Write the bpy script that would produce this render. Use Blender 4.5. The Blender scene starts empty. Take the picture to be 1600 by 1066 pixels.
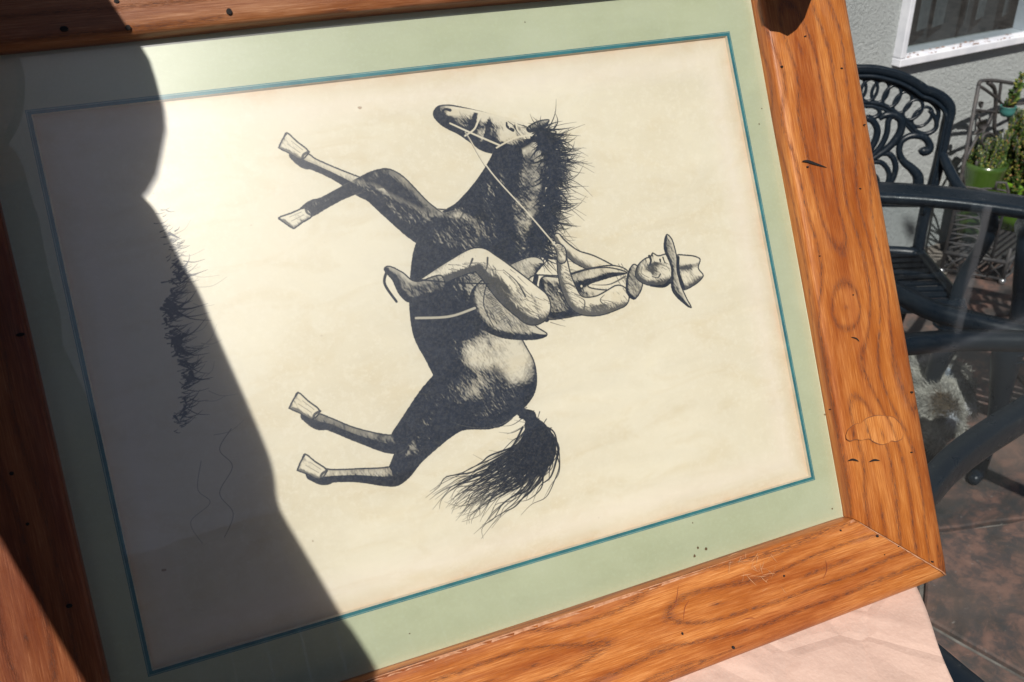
import bpy, bmesh, math, random
import numpy as np
from mathutils import Vector, Matrix

C = bpy.context.scene.collection
R_ = math.radians

# ------------------------------------------------------------------ camera, sky, sun, exposure
CAM_LOC = Vector((0.0, 0.0, 1.55))
CAM_R = Vector((0.86662872, -0.49873587, -0.0147377))      # right
CAM_D = Vector((-0.2570752, -0.42100223, -0.8698675))      # down
CAM_F = Vector((0.42762952, 0.75764085, -0.49306524))      # forward
FPX = 1517.9                                               # focal length for a 1600 px wide photograph
cam_data = bpy.data.cameras.new('camera')
cam = bpy.data.objects.new('camera', cam_data); C.objects.link(cam)
cam.matrix_world = Matrix.Translation(CAM_LOC) @ Matrix((
    (CAM_R.x, -CAM_D.x, -CAM_F.x), (CAM_R.y, -CAM_D.y, -CAM_F.y), (CAM_R.z, -CAM_D.z, -CAM_F.z))).to_4x4()
cam_data.sensor_width = 36; cam_data.lens = FPX / 1600 * 36
cam_data.clip_start = 0.01; cam_data.clip_end = 200
cam_data.dof.use_dof = True; cam_data.dof.focus_distance = 1.1; cam_data.dof.aperture_fstop = 11
bpy.context.scene.camera = cam

SUN_EL, SUN_AZ = R_(47), R_(-36)                           # azimuth from -Y towards -X
SUN = Vector((math.sin(SUN_AZ) * math.cos(SUN_EL), -math.cos(SUN_AZ) * math.cos(SUN_EL), math.sin(SUN_EL)))
world = bpy.data.worlds.new('World'); bpy.context.scene.world = world; world.use_nodes = True
nt = world.node_tree; nt.nodes.clear()
wo = nt.nodes.new('ShaderNodeOutputWorld'); bg = nt.nodes.new('ShaderNodeBackground'); sk = nt.nodes.new('ShaderNodeTexSky')
sk.sky_type = 'NISHITA'; sk.sun_disc = False; sk.sun_elevation = SUN_EL
sk.air_density = .75; sk.dust_density = 1.0; sk.ozone_density = .3; sk.sun_rotation = math.atan2(SUN.x, SUN.y)
bg.inputs['Strength'].default_value = 0.05
nt.links.new(sk.outputs[0], bg.inputs[0]); nt.links.new(bg.outputs[0], wo.inputs[0])
sd = bpy.data.lights.new('sun', 'SUN'); sd.energy = 5.0; sd.angle = R_(0.53); sd.color = (1.0, 0.955, 0.88)
so = bpy.data.objects.new('sun', sd); C.objects.link(so); so.rotation_euler = SUN.to_track_quat('Z', 'Y').to_euler()
vs = bpy.context.scene.view_settings
vs.view_transform = 'Standard'; vs.look = 'None'; vs.gamma = 1; vs.use_curve_mapping = False; vs.exposure = -0.06
cy = bpy.context.scene.cycles
cy.max_bounces = 10; cy.transparent_max_bounces = 16; cy.use_denoising = True

# ------------------------------------------------------------------ helpers
def ray(x, y): return CAM_R * ((x - 800) / FPX) + CAM_D * ((y - 533) / FPX) + CAM_F
def on_plane(x, y, p, n):
    v = ray(x, y); return CAM_LOC + v * ((Vector(p) - CAM_LOC).dot(n) / v.dot(n))
def on_z(x, y, z): return on_plane(x, y, (0, 0, z), Vector((0, 0, 1)))

def link(o, parent=None):
    C.objects.link(o)
    if parent is not None: o.parent = parent
    return o
def mesh_obj(name, verts, faces, mat=None, parent=None, smooth=False, uvs=None, mats=None, fmat=None):
    me = bpy.data.meshes.new(name); me.from_pydata([tuple(v) for v in verts], [], faces)
    for m in (mats or ([mat] if mat else [])): me.materials.append(m)
    if fmat is not None: me.polygons.foreach_set('material_index', fmat)
    if smooth: me.polygons.foreach_set('use_smooth', [True] * len(me.polygons))
    if uvs is not None:
        l = me.uv_layers.new(name='UVMap')
        l.data.foreach_set('uv', [c for p in me.polygons for vi in p.vertices for c in uvs[vi]])
    me.update()
    return link(bpy.data.objects.new(name, me), parent)
def empty(name, loc=(0, 0, 0), rot=(0, 0, 0)):
    o = bpy.data.objects.new(name, None); o.location = loc; o.rotation_euler = rot; o.empty_display_size = .05
    C.objects.link(o); return o
def tag(o, label=None, cat=None, group=None, kind=None):
    if label: o['label'] = label
    if cat: o['category'] = cat
    if group: o['group'] = group
    if kind: o['kind'] = kind
    return o
def copy_tree(o, parent=None):
    c = o.copy(); C.objects.link(c); c.parent = parent
    for ch in [x for x in bpy.data.objects if x.parent == o]: copy_tree(ch, c)
    return c

class MB:
    def __init__(s): s.v = []; s.f = []; s.m = []
    def add(s, v, f, m=0):
        b = len(s.v); s.v += [tuple(q) for q in v]; s.f += [tuple(i + b for i in q) for q in f]; s.m += [m] * len(f)
    def box(s, x0, y0, z0, x1, y1, z1, m=0, M=None):
        v = [(x, y, z) for z in (z0, z1) for y in (y0, y1) for x in (x0, x1)]
        if M is not None: v = [M @ Vector(q) for q in v]
        s.add(v, [(0, 2, 3, 1), (4, 5, 7, 6), (0, 1, 5, 4), (2, 6, 7, 3), (0, 4, 6, 2), (1, 3, 7, 5)], m)
    def tube(s, pts, r, n=8, closed=False, sub=0, flat=1.0, m=0):
        pts = [Vector(p) for p in pts]; rr = list(r) if hasattr(r, '__len__') else [r] * len(pts)
        if sub: pts, rr = smooth_line(pts, rr, sub, closed)
        N = len(pts); up = None; rings = []
        for i, p in enumerate(pts):
            a = pts[(i - 1) % N] if (closed or i) else p; b = pts[(i + 1) % N] if (closed or i < N - 1) else p
            t = (b - a).normalized()
            if up is None:
                up = t.orthogonal().normalized()
                if abs(t.z) < .9: up = (Vector((0, 0, 1)) - t * t.z).normalized()
            up = (up - t * up.dot(t)).normalized(); sd_ = t.cross(up)
            rings.append([p + (sd_ * math.cos(k * 2 * math.pi / n) * flat + up * math.sin(k * 2 * math.pi / n)) * rr[i] for k in range(n)])
        v = [q for g in rings for q in g]; f = []
        for i in range(N if closed else N - 1):
            for k in range(n):
                j = (i + 1) % N; f.append((i * n + k, i * n + (k + 1) % n, j * n + (k + 1) % n, j * n + k))
        if not closed: f += [tuple(range(n))[::-1], tuple(range((N - 1) * n, N * n))]
        s.add(v, f, m)
    def sweep(s, pts, prof, sub=0, m=0):
        """profile (side, up) swept along a line, up kept near +Z"""
        pts = [Vector(p) for p in pts]
        if sub: pts, _ = smooth_line(pts, [0] * len(pts), sub, False)
        n = len(prof); v = []; f = []; last = None
        for i, p in enumerate(pts):
            t = (pts[min(i + 1, len(pts) - 1)] - pts[max(i - 1, 0)]).normalized()
            sd_ = t.cross(Vector((0, 0, 1)))
            if sd_.length < .25 and last is not None: sd_ = last
            sd_ = (sd_ - t * sd_.dot(t)).normalized(); last = sd_
            up = sd_.cross(t).normalized()
            v += [p + sd_ * a + up * b for a, b in prof]
        for i in range(len(pts) - 1):
            for k in range(n): f.append((i * n + k, i * n + (k + 1) % n, (i + 1) * n + (k + 1) % n, (i + 1) * n + k))
        f += [tuple(range(n))[::-1], tuple(range((len(pts) - 1) * n, len(pts) * n))]
        s.add(v, f, m)
    def lathe(s, prof, n=48, c=(0, 0, 0), m=0, closed=False):
        v = []; f = []; c = Vector(c)
        for k in range(n):
            a = 2 * math.pi * k / n
            v += [(c.x + r * math.cos(a), c.y + r * math.sin(a), c.z + z) for r, z in prof]
        P = len(prof)
        for k in range(n):
            for i in range(P if closed else P - 1):
                j = (k + 1) % n; f.append((k * P + i, j * P + i, j * P + (i + 1) % P, k * P + (i + 1) % P))
        s.add(v, f, m)
    def build(s, name, mat, parent=None, smooth=True, mats=None):
        o = mesh_obj(name, s.v, s.f, mat, parent, smooth, mats=mats, fmat=s.m if mats else None)
        return o
def smooth_line(pts, rr, n, closed):
    out, ro = [], []; N = len(pts)
    for i in range(N if closed else N - 1):
        if closed: a, b, c, d = (pts[(i + k) % N] for k in (-1, 0, 1, 2))
        else: a, b, c, d = pts[max(i - 1, 0)], pts[i], pts[i + 1], pts[min(i + 2, N - 1)]
        for k in range(n):
            t = k / n
            out.append(.5 * (2 * b + (c - a) * t + (2 * a - 5 * b + 4 * c - d) * t * t + (3 * b - a - 3 * c + d) * t ** 3))
            ro.append(rr[i] + (rr[(i + 1) % N] - rr[i]) * t)
    if not closed: out.append(pts[-1]); ro.append(rr[-1])
    return out, ro
def by_angle(o, a=40):
    me = o.data
    try: me.set_sharp_from_angle(angle=R_(a))
    except Exception: pass
    return o

# ------------------------------------------------------------------ materials
class Mat:
    def __init__(s, name):
        s.m = bpy.data.materials.new(name); s.m.use_nodes = True; s.t = s.m.node_tree; s.t.nodes.clear()
        s.out = s.n('ShaderNodeOutputMaterial')
    def n(s, typ, **kw):
        nd = s.t.nodes.new(typ)
        for k, v in kw.items():
            if k in nd.inputs: nd.inputs[k].default_value = v
            else: setattr(nd, k, v)
        return nd
    def l(s, a, b): s.t.links.new(a, b)
    def coord(s, which='Object', scale=(1, 1, 1), rot=(0, 0, 0), loc=(0, 0, 0)):
        tc = s.n('ShaderNodeTexCoord'); mp = s.n('ShaderNodeMapping'); s.l(tc.outputs[which], mp.inputs[0])
        mp.inputs['Scale'].default_value = scale; mp.inputs['Rotation'].default_value = rot; mp.inputs['Location'].default_value = loc
        return mp.outputs[0]
    def noise(s, vec, scale, detail=4, rough=.55, dist=0):
        nd = s.n('ShaderNodeTexNoise'); nd.inputs['Scale'].default_value = scale; nd.inputs['Detail'].default_value = detail
        nd.inputs['Roughness'].default_value = rough; nd.inputs['Distortion'].default_value = dist
        s.l(vec, nd.inputs['Vector']); return nd.outputs['Fac']
    def ramp(s, fac, stops):
        nd = s.n('ShaderNodeValToRGB'); e = nd.color_ramp.elements
        while len(e) < len(stops): e.new(.5)
        for el, (p, c) in zip(e, stops):
            el.position = p; el.color = (c, c, c, 1) if not hasattr(c, '__len__') else (*c, 1)
        s.l(fac, nd.inputs[0]); return nd.outputs[0]
    def mix(s, fac, a, b, mode='MIX'):
        nd = s.n('ShaderNodeMix'); nd.data_type = 'RGBA'; nd.blend_type = mode
        for sock, val in ((nd.inputs[0], fac), (nd.inputs[6], a), (nd.inputs[7], b)):
            if hasattr(val, 'is_output'): s.l(val, sock)
            elif hasattr(val, '__len__'): sock.default_value = (*val, 1)
            else: sock.default_value = val
        return nd.outputs[2]
    def math(s, op, a, b=0.0, c=None):
        nd = s.n('ShaderNodeMath'); nd.operation = op
        for i, val in enumerate((a, b, c)):
            if val is None: continue
            if hasattr(val, 'is_output'): s.l(val, nd.inputs[i])
            else: nd.inputs[i].default_value = val
        return nd.outputs[0]
    def bump(s, h, strength=.5, dist=.001, prev=None):
        nd = s.n('ShaderNodeBump'); nd.inputs['Strength'].default_value = strength; nd.inputs['Distance'].default_value = dist
        s.l(h, nd.inputs['Height'])
        if prev is not None: s.l(prev, nd.inputs['Normal'])
        return nd.outputs[0]
    def bsdf(s, col, rough=.5, normal=None, metal=0, spec=.5, coat=0, coat_r=.1, sheen=0):
        b = s.n('ShaderNodeBsdfPrincipled')
        for sock, val in ((b.inputs['Base Color'], col), (b.inputs['Roughness'], rough)):
            if hasattr(val, 'is_output'): s.l(val, sock)
            elif hasattr(val, '__len__'): sock.default_value = (*val, 1)
            else: sock.default_value = val
        b.inputs['Metallic'].default_value = metal; b.inputs['Specular IOR Level'].default_value = spec
        b.inputs['Coat Weight'].default_value = coat; b.inputs['Coat Roughness'].default_value = coat_r
        b.inputs['Sheen Weight'].default_value = sheen
        if normal is not None: s.l(normal, b.inputs['Normal'])
        return b
    def done(s, sh):
        s.l(sh.outputs[0] if hasattr(sh, 'outputs') else sh, s.out.inputs[0]); return s.m
def plain(name, col, rough=.5, **k):
    m = Mat(name); return m.done(m.bsdf(col, rough, **k))

def wood_material(name, seed, tone=(1, 1, 1), figure=1.0):
    m = Mat(name)
    uv = m.n('ShaderNodeTexCoord').outputs['UV']
    sep = m.n('ShaderNodeSeparateXYZ'); m.l(uv, sep.inputs[0]); u, v = sep.outputs[0], sep.outputs[1]
    def vec(a, b, c=0.0):
        cb = m.n('ShaderNodeCombineXYZ')
        for i, q in enumerate((a, b, c)):
            if hasattr(q, 'is_output'): m.l(q, cb.inputs[i])
            else: cb.inputs[i].default_value = q
        return cb.outputs[0]
    lo = m.noise(vec(m.math('MULTIPLY', u, 3.4), m.math('MULTIPLY', v, 14.0), seed), 1.0, 3, .5)
    lo2 = m.noise(vec(m.math('MULTIPLY', u, 3.4), m.math('MULTIPLY', v, 5.0), seed + 7), 1.0, 1, .5)
    # distance from a slightly tilted trunk axis: straight grain at the sides, cathedral arches in the middle
    y = m.math('ADD', v, m.math('MULTIPLY', m.math('SUBTRACT', lo, .5), .026))
    z = m.math('MULTIPLY', m.math('SUBTRACT', lo2, .5), .22 * figure)
    r = m.math('SQRT', m.math('ADD', m.math('MULTIPLY', y, y), m.math('MULTIPLY', z, z)))
    ring = m.math('FRACT', m.math('MULTIPLY', r, 52.0))
    band = m.ramp(ring, [(0, .35), (.25, .8), (.7, 1.0), (1.0, .35)])
    fine = m.noise(vec(m.math('MULTIPLY', u, 30.0), m.math('MULTIPLY', v, 900.0), seed), 1.0, 3, .65)
    pore = m.noise(vec(m.math('MULTIPLY', u, 110.0), m.math('MULTIPLY', v, 2600.0), seed + 3), 1.0, 2, .6)
    blot = m.noise(vec(m.math('MULTIPLY', u, 7.0), m.math('MULTIPLY', v, 45.0), seed + 11), 1.0, 4, .6)
    f = m.math('SUBTRACT', m.math('ADD', m.math('MULTIPLY', band, .20), m.math('ADD', m.math('MULTIPLY', fine, .85), m.math('MULTIPLY', blot, .62))), .20)
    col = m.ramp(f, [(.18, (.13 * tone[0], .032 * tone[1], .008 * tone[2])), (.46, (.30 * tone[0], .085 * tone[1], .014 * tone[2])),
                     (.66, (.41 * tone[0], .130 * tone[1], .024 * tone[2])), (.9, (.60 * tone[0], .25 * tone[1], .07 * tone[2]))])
    late = m.ramp(ring, [(0, 1.0), (.16, .0), (.80, .0), (1.0, 1.0)])
    pm = m.math('MULTIPLY', m.ramp(pore, [(.50, 0.0), (.58, 1.0)]), m.math('ADD', m.math('MULTIPLY', late, .85), .12))
    col = m.mix(pm, col, (.085, .035, .024))
    worn = m.noise(vec(m.math('MULTIPLY', u, 6.0), m.math('MULTIPLY', v, 30.0), seed + 23), 1.0, 5, .7)
    col = m.mix(m.math('MULTIPLY', m.ramp(worn, [(.58, 0.0), (.76, 1.0)]), .38), col, (.42 * tone[0], .215 * tone[1], .15 * tone[2]))
    col = m.mix(m.math('MULTIPLY', m.ramp(fine, [(.60, 0.0), (.72, 1.0)]), .22), col, (.60, .34, .20))
    mac = m.noise(vec(m.math('MULTIPLY', u, 2.6), m.math('MULTIPLY', v, 26.0), seed + 41), 1.0, 5, .6, .6)
    col = m.mix(m.ramp(mac, [(.40, .0), (.60, .95)]), col, m.mix(1.0, col, (.66, .50, .42), 'MULTIPLY'))
    h = m.math('SUBTRACT', m.math('ADD', m.math('MULTIPLY', fine, .6), m.math('MULTIPLY', band, .3)), m.math('MULTIPLY', pm, .8))
    nrm = m.bump(h, .55, .0006)
    rough = m.ramp(blot, [(.3, .34), (.7, .55)])
    return m.done(m.bsdf(col, rough, nrm, spec=.32, coat=.18, coat_r=.28))

def paper_material(img, W, H):
    m = Mat('print_paper')
    uv = m.n('ShaderNodeTexCoord').outputs['UV']
    sep = m.n('ShaderNodeSeparateXYZ'); m.l(uv, sep.inputs[0]); u, v = sep.outputs[0], sep.outputs[1]
    ob = m.coord('Object', (1, 1, 1))
    du = m.math('MULTIPLY', m.math('SUBTRACT', .5, m.math('ABSOLUTE', m.math('SUBTRACT', u, .5))), H)
    dv = m.math('MULTIPLY', m.math('SUBTRACT', .5, m.math('ABSOLUTE', m.math('SUBTRACT', v, .5))), W)
    d = m.math('MINIMUM', du, dv)
    big = m.noise(ob, 5, 4, .55); mid = m.noise(m.coord('Object', (9, 22, 1), rot=(0, 0, .25)), 1, 4, .6, 1.5); fin = m.noise(ob, 150, 4, .75); sp = m.noise(ob, 420, 1, .5)
    col = m.mix(m.ramp(big, [(.35, 0.0), (.65, 1.0)]), (.71, .645, .505), (.78, .725, .595))
    col = m.mix(m.math('MULTIPLY', m.ramp(mid, [(.5, 0.0), (.72, 1.0)]), .40), col, (.64, .53, .34))
    col = m.mix(m.math('MULTIPLY', m.ramp(fin, [(.50, 0.0), (.62, 1.0)]), .45), col, (.80, .75, .63))
    dn = m.math('ADD', d, m.math('MULTIPLY', m.math('SUBTRACT', m.noise(ob, 30, 4, .6), .5), .014))
    col = m.mix(m.ramp(m.math('DIVIDE', dn, .05), [(.0, .48), (.08, .24), (.25, .08), (.8, .0)]), col, (.66, .40, .24))
    tip = m.math('MULTIPLY', m.ramp(m.math('DIVIDE', dn, .05), [(.0, .0), (.2, .0), (.45, .5), (.95, .0)]), .6)
    col = m.mix(tip, col, (.86, .78, .72))
    spots = m.ramp(m.noise(ob, 95, 1, .4), [(.83, 0.0), (.85, .6)])
    col = m.mix(spots, col, (.28, .17, .10))
    im = m.n('ShaderNodeTexImage'); im.image = img; im.extension = 'EXTEND'; m.l(uv, im.inputs[0])
    isp = m.n('ShaderNodeSeparateColor'); m.l(im.outputs[0], isp.inputs[0])
    ink = m.math('MULTIPLY', isp.outputs[0], m.ramp(sp, [(.25, .96), (.6, 1.0)]))
    icol = m.mix(m.ramp(fin, [(.4, 0.0), (.7, 1.0)]), (.014, .018, .028), (.028, .034, .050))
    col = m.mix(ink, col, icol)
    nrm = m.bump(m.math('ADD', fin, m.math('MULTIPLY', m.noise(ob, 60, 3, .6), 1.5)), .35, .0005)
    return m.done(m.bsdf(col, .75, nrm, spec=.12))

def mat_board_material():
    m = Mat('sage_mat_board'); ob = m.coord('Object')
    big = m.noise(ob, 7, 4, .6); fin = m.noise(ob, 260, 3, .7)
    col = m.mix(m.ramp(big, [(.35, 0.0), (.68, 1.0)]), (.435, .47, .32), (.50, .535, .39))
    col = m.mix(m.math('MULTIPLY', m.ramp(fin, [(.5, 0.0), (.7, 1.0)]), .25), col, (.56, .62, .47))
    col = m.mix(m.ramp(m.noise(ob, 130, 1, .4), [(.82, 0.0), (.84, .6)]), col, (.16, .16, .08))
    return m.done(m.bsdf(col, .75, m.bump(fin, .3, .0004), spec=.12))

def thin_glass(name, tint, gloss_rough, dust, base=.04, smear=0.0, gain=1.0):
    m = Mat(name)
    tr = m.n('ShaderNodeBsdfTransparent'); tr.inputs[0].default_value = (*tint, 1)
    gl = m.n('ShaderNodeBsdfGlossy'); gl.inputs['Roughness'].default_value = gloss_rough; gl.inputs['Color'].default_value = (1, 1, 1, 1)
    lw = m.n('ShaderNodeLayerWeight'); lw.inputs[0].default_value = .5
    fres = m.math('ADD', .045, m.math('MULTIPLY', m.math('POWER', lw.outputs['Facing'], 4.5), .9))
    ob = m.coord('Object')
    mx = m.n('ShaderNodeMixShader'); m.l(m.math('MULTIPLY', fres, 1.2 if base > .05 else gain), mx.inputs[0]); m.l(tr.outputs[0], mx.inputs[1]); m.l(gl.outputs[0], mx.inputs[2])
    df = m.n('ShaderNodeBsdfDiffuse'); df.inputs[0].default_value = (.62, .64, .66, 1)
    sp = m.ramp(m.noise(ob, 240, 2, .6), [(.70, 0.0), (.74, 1.0)]); cl = m.ramp(m.noise(ob, 9, 5, .65), [(.35, 0.2), (.75, 1.0)])
    fac = m.math('ADD', m.math('MULTIPLY', cl, dust), m.math('MULTIPLY', m.math('MULTIPLY', sp, cl), dust * 6))
    mx2 = m.n('ShaderNodeMixShader'); m.l(fac, mx2.inputs[0]); m.l(mx.outputs[0], mx2.inputs[1]); m.l(df.outputs[0], mx2.inputs[2])
    last = mx2
    if smear:
        g2 = m.n('ShaderNodeBsdfGlossy'); g2.distribution = 'BECKMANN'; g2.inputs['Roughness'].default_value = .40; g2.inputs['Color'].default_value = (1, 1, 1, 1)
        sm = m.ramp(m.noise(m.coord('Object', (3, 8, 1), rot=(0, 0, .5)), 2, 5, .6, 1.0), [(.3, .65), (.7, 1.0)])
        mx3 = m.n('ShaderNodeMixShader'); m.l(m.math('MULTIPLY', sm, smear), mx3.inputs[0]); m.l(mx2.outputs[0], mx3.inputs[1]); m.l(g2.outputs[0], mx3.inputs[2]); last = mx3
    return m.done(last)

def cast_metal():
    m = Mat('dark_cast_metal'); ob = m.coord('Object')
    a = m.noise(ob, 45, 4, .6); b = m.noise(ob, 8, 3, .5)
    col = m.mix(b, (.004, .008, .014), (.010, .017, .026))
    dustf = m.ramp(m.noise(ob, 120, 3, .7), [(.62, 0.0), (.74, .35)])
    col = m.mix(dustf, col, (.12, .13, .13))
    return m.done(m.bsdf(col, m.ramp(a, [(.3, .24), (.7, .42)]), m.bump(a, .45, .0015), spec=.36))

def stucco():
    m = Mat('grey_stucco'); ob = m.coord('Object')
    a = m.noise(ob, 90, 6, .72, .2); b = m.noise(ob, 3, 4, .5)
    col = m.mix(m.ramp(b, [(.3, 0.0), (.7, 1.0)]), (.42, .45, .45), (.49, .52, .52))
    col = m.mix(m.math('MULTIPLY', m.ramp(a, [(.3, 1.0), (.5, 0.0)]), .3), col, (.24, .255, .25))
    return m.done(m.bsdf(col, .85, m.bump(a, 1.0, .010), spec=.25))

def stone(name, joints=False):
    m = Mat(name); ob = m.coord('Object')
    oi = m.n('ShaderNodeObjectInfo')
    a = m.noise(ob, 5.5, 7, .68, .8); b = m.noise(ob, 22, 6, .7, .4); c = m.noise(ob, 2.2, 3, .5)
    col = m.ramp(a, [(.32, (.05, .048, .046)), (.45, (.115, .085, .072)), (.55, (.24, .135, .105)), (.68, (.30, .17, .13))])
    col = m.mix(m.ramp(b, [(.42, .7), (.56, 0.0)]), col, (.075, .072, .072))
    col = m.mix(m.math('MULTIPLY', m.ramp(c, [(.5, 0.0), (.7, 1.0)]), .5), col, (.34, .22, .17))
    col = m.mix(m.ramp(m.noise(ob, 60, 3, .7), [(.66, 0.0), (.74, .5)]), col, (.42, .38, .34))
    bc = m.n('ShaderNodeHueSaturation'); m.l(col, bc.inputs['Color'])
    m.l(m.math('ADD', .8, m.math('MULTIPLY', oi.outputs['Random'], .45)), bc.inputs['Value'])
    return m.done(m.bsdf(bc.outputs[0], .72, m.bump(b, .6, .004), spec=.3))

def speckle(name, c0, c1, scale, rough=.6, bump=.4, dist=.002, **k):
    m = Mat(name); ob = m.coord('Object'); a = m.noise(ob, scale, 5, .6)
    return m.done(m.bsdf(m.mix(m.ramp(a, [(.35, 0.0), (.65, 1.0)]), c0, c1), rough, m.bump(a, bump, dist), **k))

M_METAL = cast_metal(); M_STUCCO = stucco(); M_STONE = stone('patio_stone')
M_MORTAR = speckle('pale_mortar', (.13, .11, .095), (.36, .32, .28), 12, .9)
M_WHITE = speckle('white_vinyl', (.66, .68, .74), (.80, .81, .86), 14, .4, .1, .0005)
M_DARKHOLE = plain('dark_hole', (.008, .006, .006), .9)
M_IRON = speckle('weathered_iron', (.035, .036, .042), (.075, .066, .062), 90, .6, .5, .001)

# ------------------------------------------------------------------ ground of flagstones
def build_ground():
    g = mesh_obj('patio_ground', [(-40, -40, -.014), (40, -40, -.014), (40, 40, -.014), (-40, 40, -.014)], [(0, 1, 2, 3)], M_MORTAR)
    tag(g, kind='structure', label='patio ground with pale mortar between mottled reddish brown flagstones')
    rnd = random.Random(12); seeds = []
    for i in range(-1, 12):
        for j in range(-1, 7):
            seeds.append((i * .62 + .1 + rnd.uniform(-.17, .17) + (j % 2) * .2, j * .52 - .3 + rnd.uniform(-.15, .15)))
    for i, (sx, sy) in enumerate(seeds):
        if not (0.3 < sx < 4.6 and -.2 < sy < 2.12): continue
        poly = [(sx - .6, sy - .6), (sx + .6, sy - .6), (sx + .6, sy + .6), (sx - .6, sy + .6)]
        for j, (ox, oy) in enumerate(seeds):
            if j == i or abs(ox - sx) > 1.3 or abs(oy - sy) > 1.3: continue
            mx, my = (sx + ox) / 2, (sy + oy) / 2; nx, ny = ox - sx, oy - sy; L = math.hypot(nx, ny); gap = .006
            dd = lambda p: ((p[0] - mx) * nx + (p[1] - my) * ny) / L + gap
            out = []
            for a, b in zip(poly, poly[1:] + poly[:1]):
                da, db = dd(a), dd(b)
                if da <= 0: out.append(a)
                if (da < 0) != (db < 0):
                    t = da / (da - db); out.append((a[0] + t * (b[0] - a[0]), a[1] + t * (b[1] - a[1])))
            poly = out
            if not poly: break
        poly = [(x, min(y, 2.155)) for x, y in poly] if poly else None
        if not poly or len(poly) < 3: continue
        # wobble the edges
        pp = []
        for a, b in zip(poly, poly[1:] + poly[:1]):
            L = math.hypot(b[0] - a[0], b[1] - a[1]); k = max(1, int(L / .08))
            for t in range(k):
                f = t / k; pp.append((a[0] + (b[0] - a[0]) * f + rnd.uniform(-.005, .005), min(2.158, a[1] + (b[1] - a[1]) * f + rnd.uniform(-.005, .005))))
        n = len(pp); z = rnd.uniform(-.002, .002); cxm = sum(p[0] for p in pp) / n; cym = sum(p[1] for p in pp) / n
        sh = lambda p, k: (cxm + (p[0] - cxm) * k, cym + (p[1] - cym) * k)
        v = [(x, y, -.016) for x, y in pp] + [(x, y, z - .004) for x, y in pp] + [(*sh(p, .985), z) for p in pp]
        f = [(k, (k + 1) % n, n + (k + 1) % n, n + k) for k in range(n)] + [(n + k, n + (k + 1) % n, 2 * n + (k + 1) % n, 2 * n + k) for k in range(n)] + [tuple(range(2 * n, 3 * n))]
        mesh_obj('flagstone', v, f, M_STONE, g)
build_ground()

# ------------------------------------------------------------------ house wall and window
WY = 2.17
WX0, WZ0, WX1, WZ1 = 2.668, .748, 4.05, 1.95
def build_wall():
    mb = MB()
    for x0, z0, x1, z1 in ((-6, -.3, WX0, 3.0), (WX0, -.3, WX1, WZ0), (WX0, WZ1, WX1, 3.0), (WX1, -.3, 9, 3.0)):
        mb.box(x0, WY, z0, x1, WY + .16, z1)
    w = mb.build('house_wall', M_STUCCO, smooth=False); tag(w, 'light grey rough stucco house wall behind the patio furniture', 'wall')
    b = MB(); b.box(-6, WY - .012, -.013, 9, WY - .001, .012); b.build('plaster_footing', M_MORTAR, w, False)
    wn = empty('window', (WX0, WY, WZ0)); tag(wn, 'white framed window with dark glass and hanging blinds set low in the stucco wall', 'window')
    W, H = WX1 - WX0, WZ1 - WZ0
    fr = MB()
    out = -.034
    fr.box(0, out, 0, W, .06, .026); fr.box(0, out, H - .035, W, .06, H); fr.box(0, out, .027, .022, .06, H - .036); fr.box(W - .022, out, .027, W, .06, H - .036)
    o = fr.build('window_frame', M_WHITE, wn, False)
    bv = o.modifiers.new('b', 'BEVEL'); bv.width = .003; bv.segments = 2
    s = MB(); s.box(.0225, -.018, .0265, W - .0225, .055, .032); s.build('sill', M_WHITE, wn, False)
    s = MB(); s.box(W * .5 - .02, -.012, .033, W * .5 + .02, .05, H - .036); s.build('mullion', M_WHITE, wn, False)
    pg = mesh_obj('pane', [(.023, -.004, .033), (W - .023, -.004, .033), (W - .023, -.004, H - .036), (.023, -.004, H - .036)], [(0, 1, 2, 3)], thin_glass('window_glass', (.62, .68, .70), .02, .05, base=.06), wn)
    bm_ = speckle('blind_fabric', (.07, .085, .095), (.12, .135, .14), 30, .8)
    x = .05; rnd = random.Random(4); k = 0
    while x < W - .1:
        s = MB(); w_ = .088
        s.box(-w_ / 2, -.001, .06, w_ / 2, .001, H - .06, M=Matrix.Translation((x + w_ / 2, .13 + .01 * (k % 2), 0)) @ Matrix.Rotation(R_(24 + rnd.uniform(-10, 16)), 4, 'Z'))
        s.build('blind_slat', bm_, wn, False); x += .094 + rnd.choice((0, 0, .035)); k += 1
    s = MB(); s.box(-.2, .165, -.4, W + .2, 1.2, H + .3)
    o = s.build('room_interior', plain('dim_room', (.035, .04, .045), .9), wn, False); o.data.flip_normals()
    # dry litter blown onto the sill
    s = MB(); rnd = random.Random(9)
    for i in range(70):
        x, y = rnd.uniform(.03, .62), rnd.uniform(-.031, -.006); a = rnd.uniform(0, 3.1); L = rnd.uniform(.003, .011)
        c, q = math.cos(a) * L, math.sin(a) * L * .5; z = .0268 if y < -.0185 else .0325
        s.add([(x - c, y - q, z), (x + q * .5, y - c * .3, z + .002), (x + c, y + q, z + .001), (x - q * .5, y + c * .3, z + .003)], [(0, 1, 2, 3)])
    o = s.build('dry_leaf_litter', speckle('dry_leaf', (.16, .07, .03), (.34, .15, .07), 80, .9), smooth=False, parent=None)
    o.location = (WX0, WY, WZ0); tag(o, 'brown dry leaf litter scattered along the white window sill', 'leaf litter', kind='stuff')
build_wall()

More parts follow.
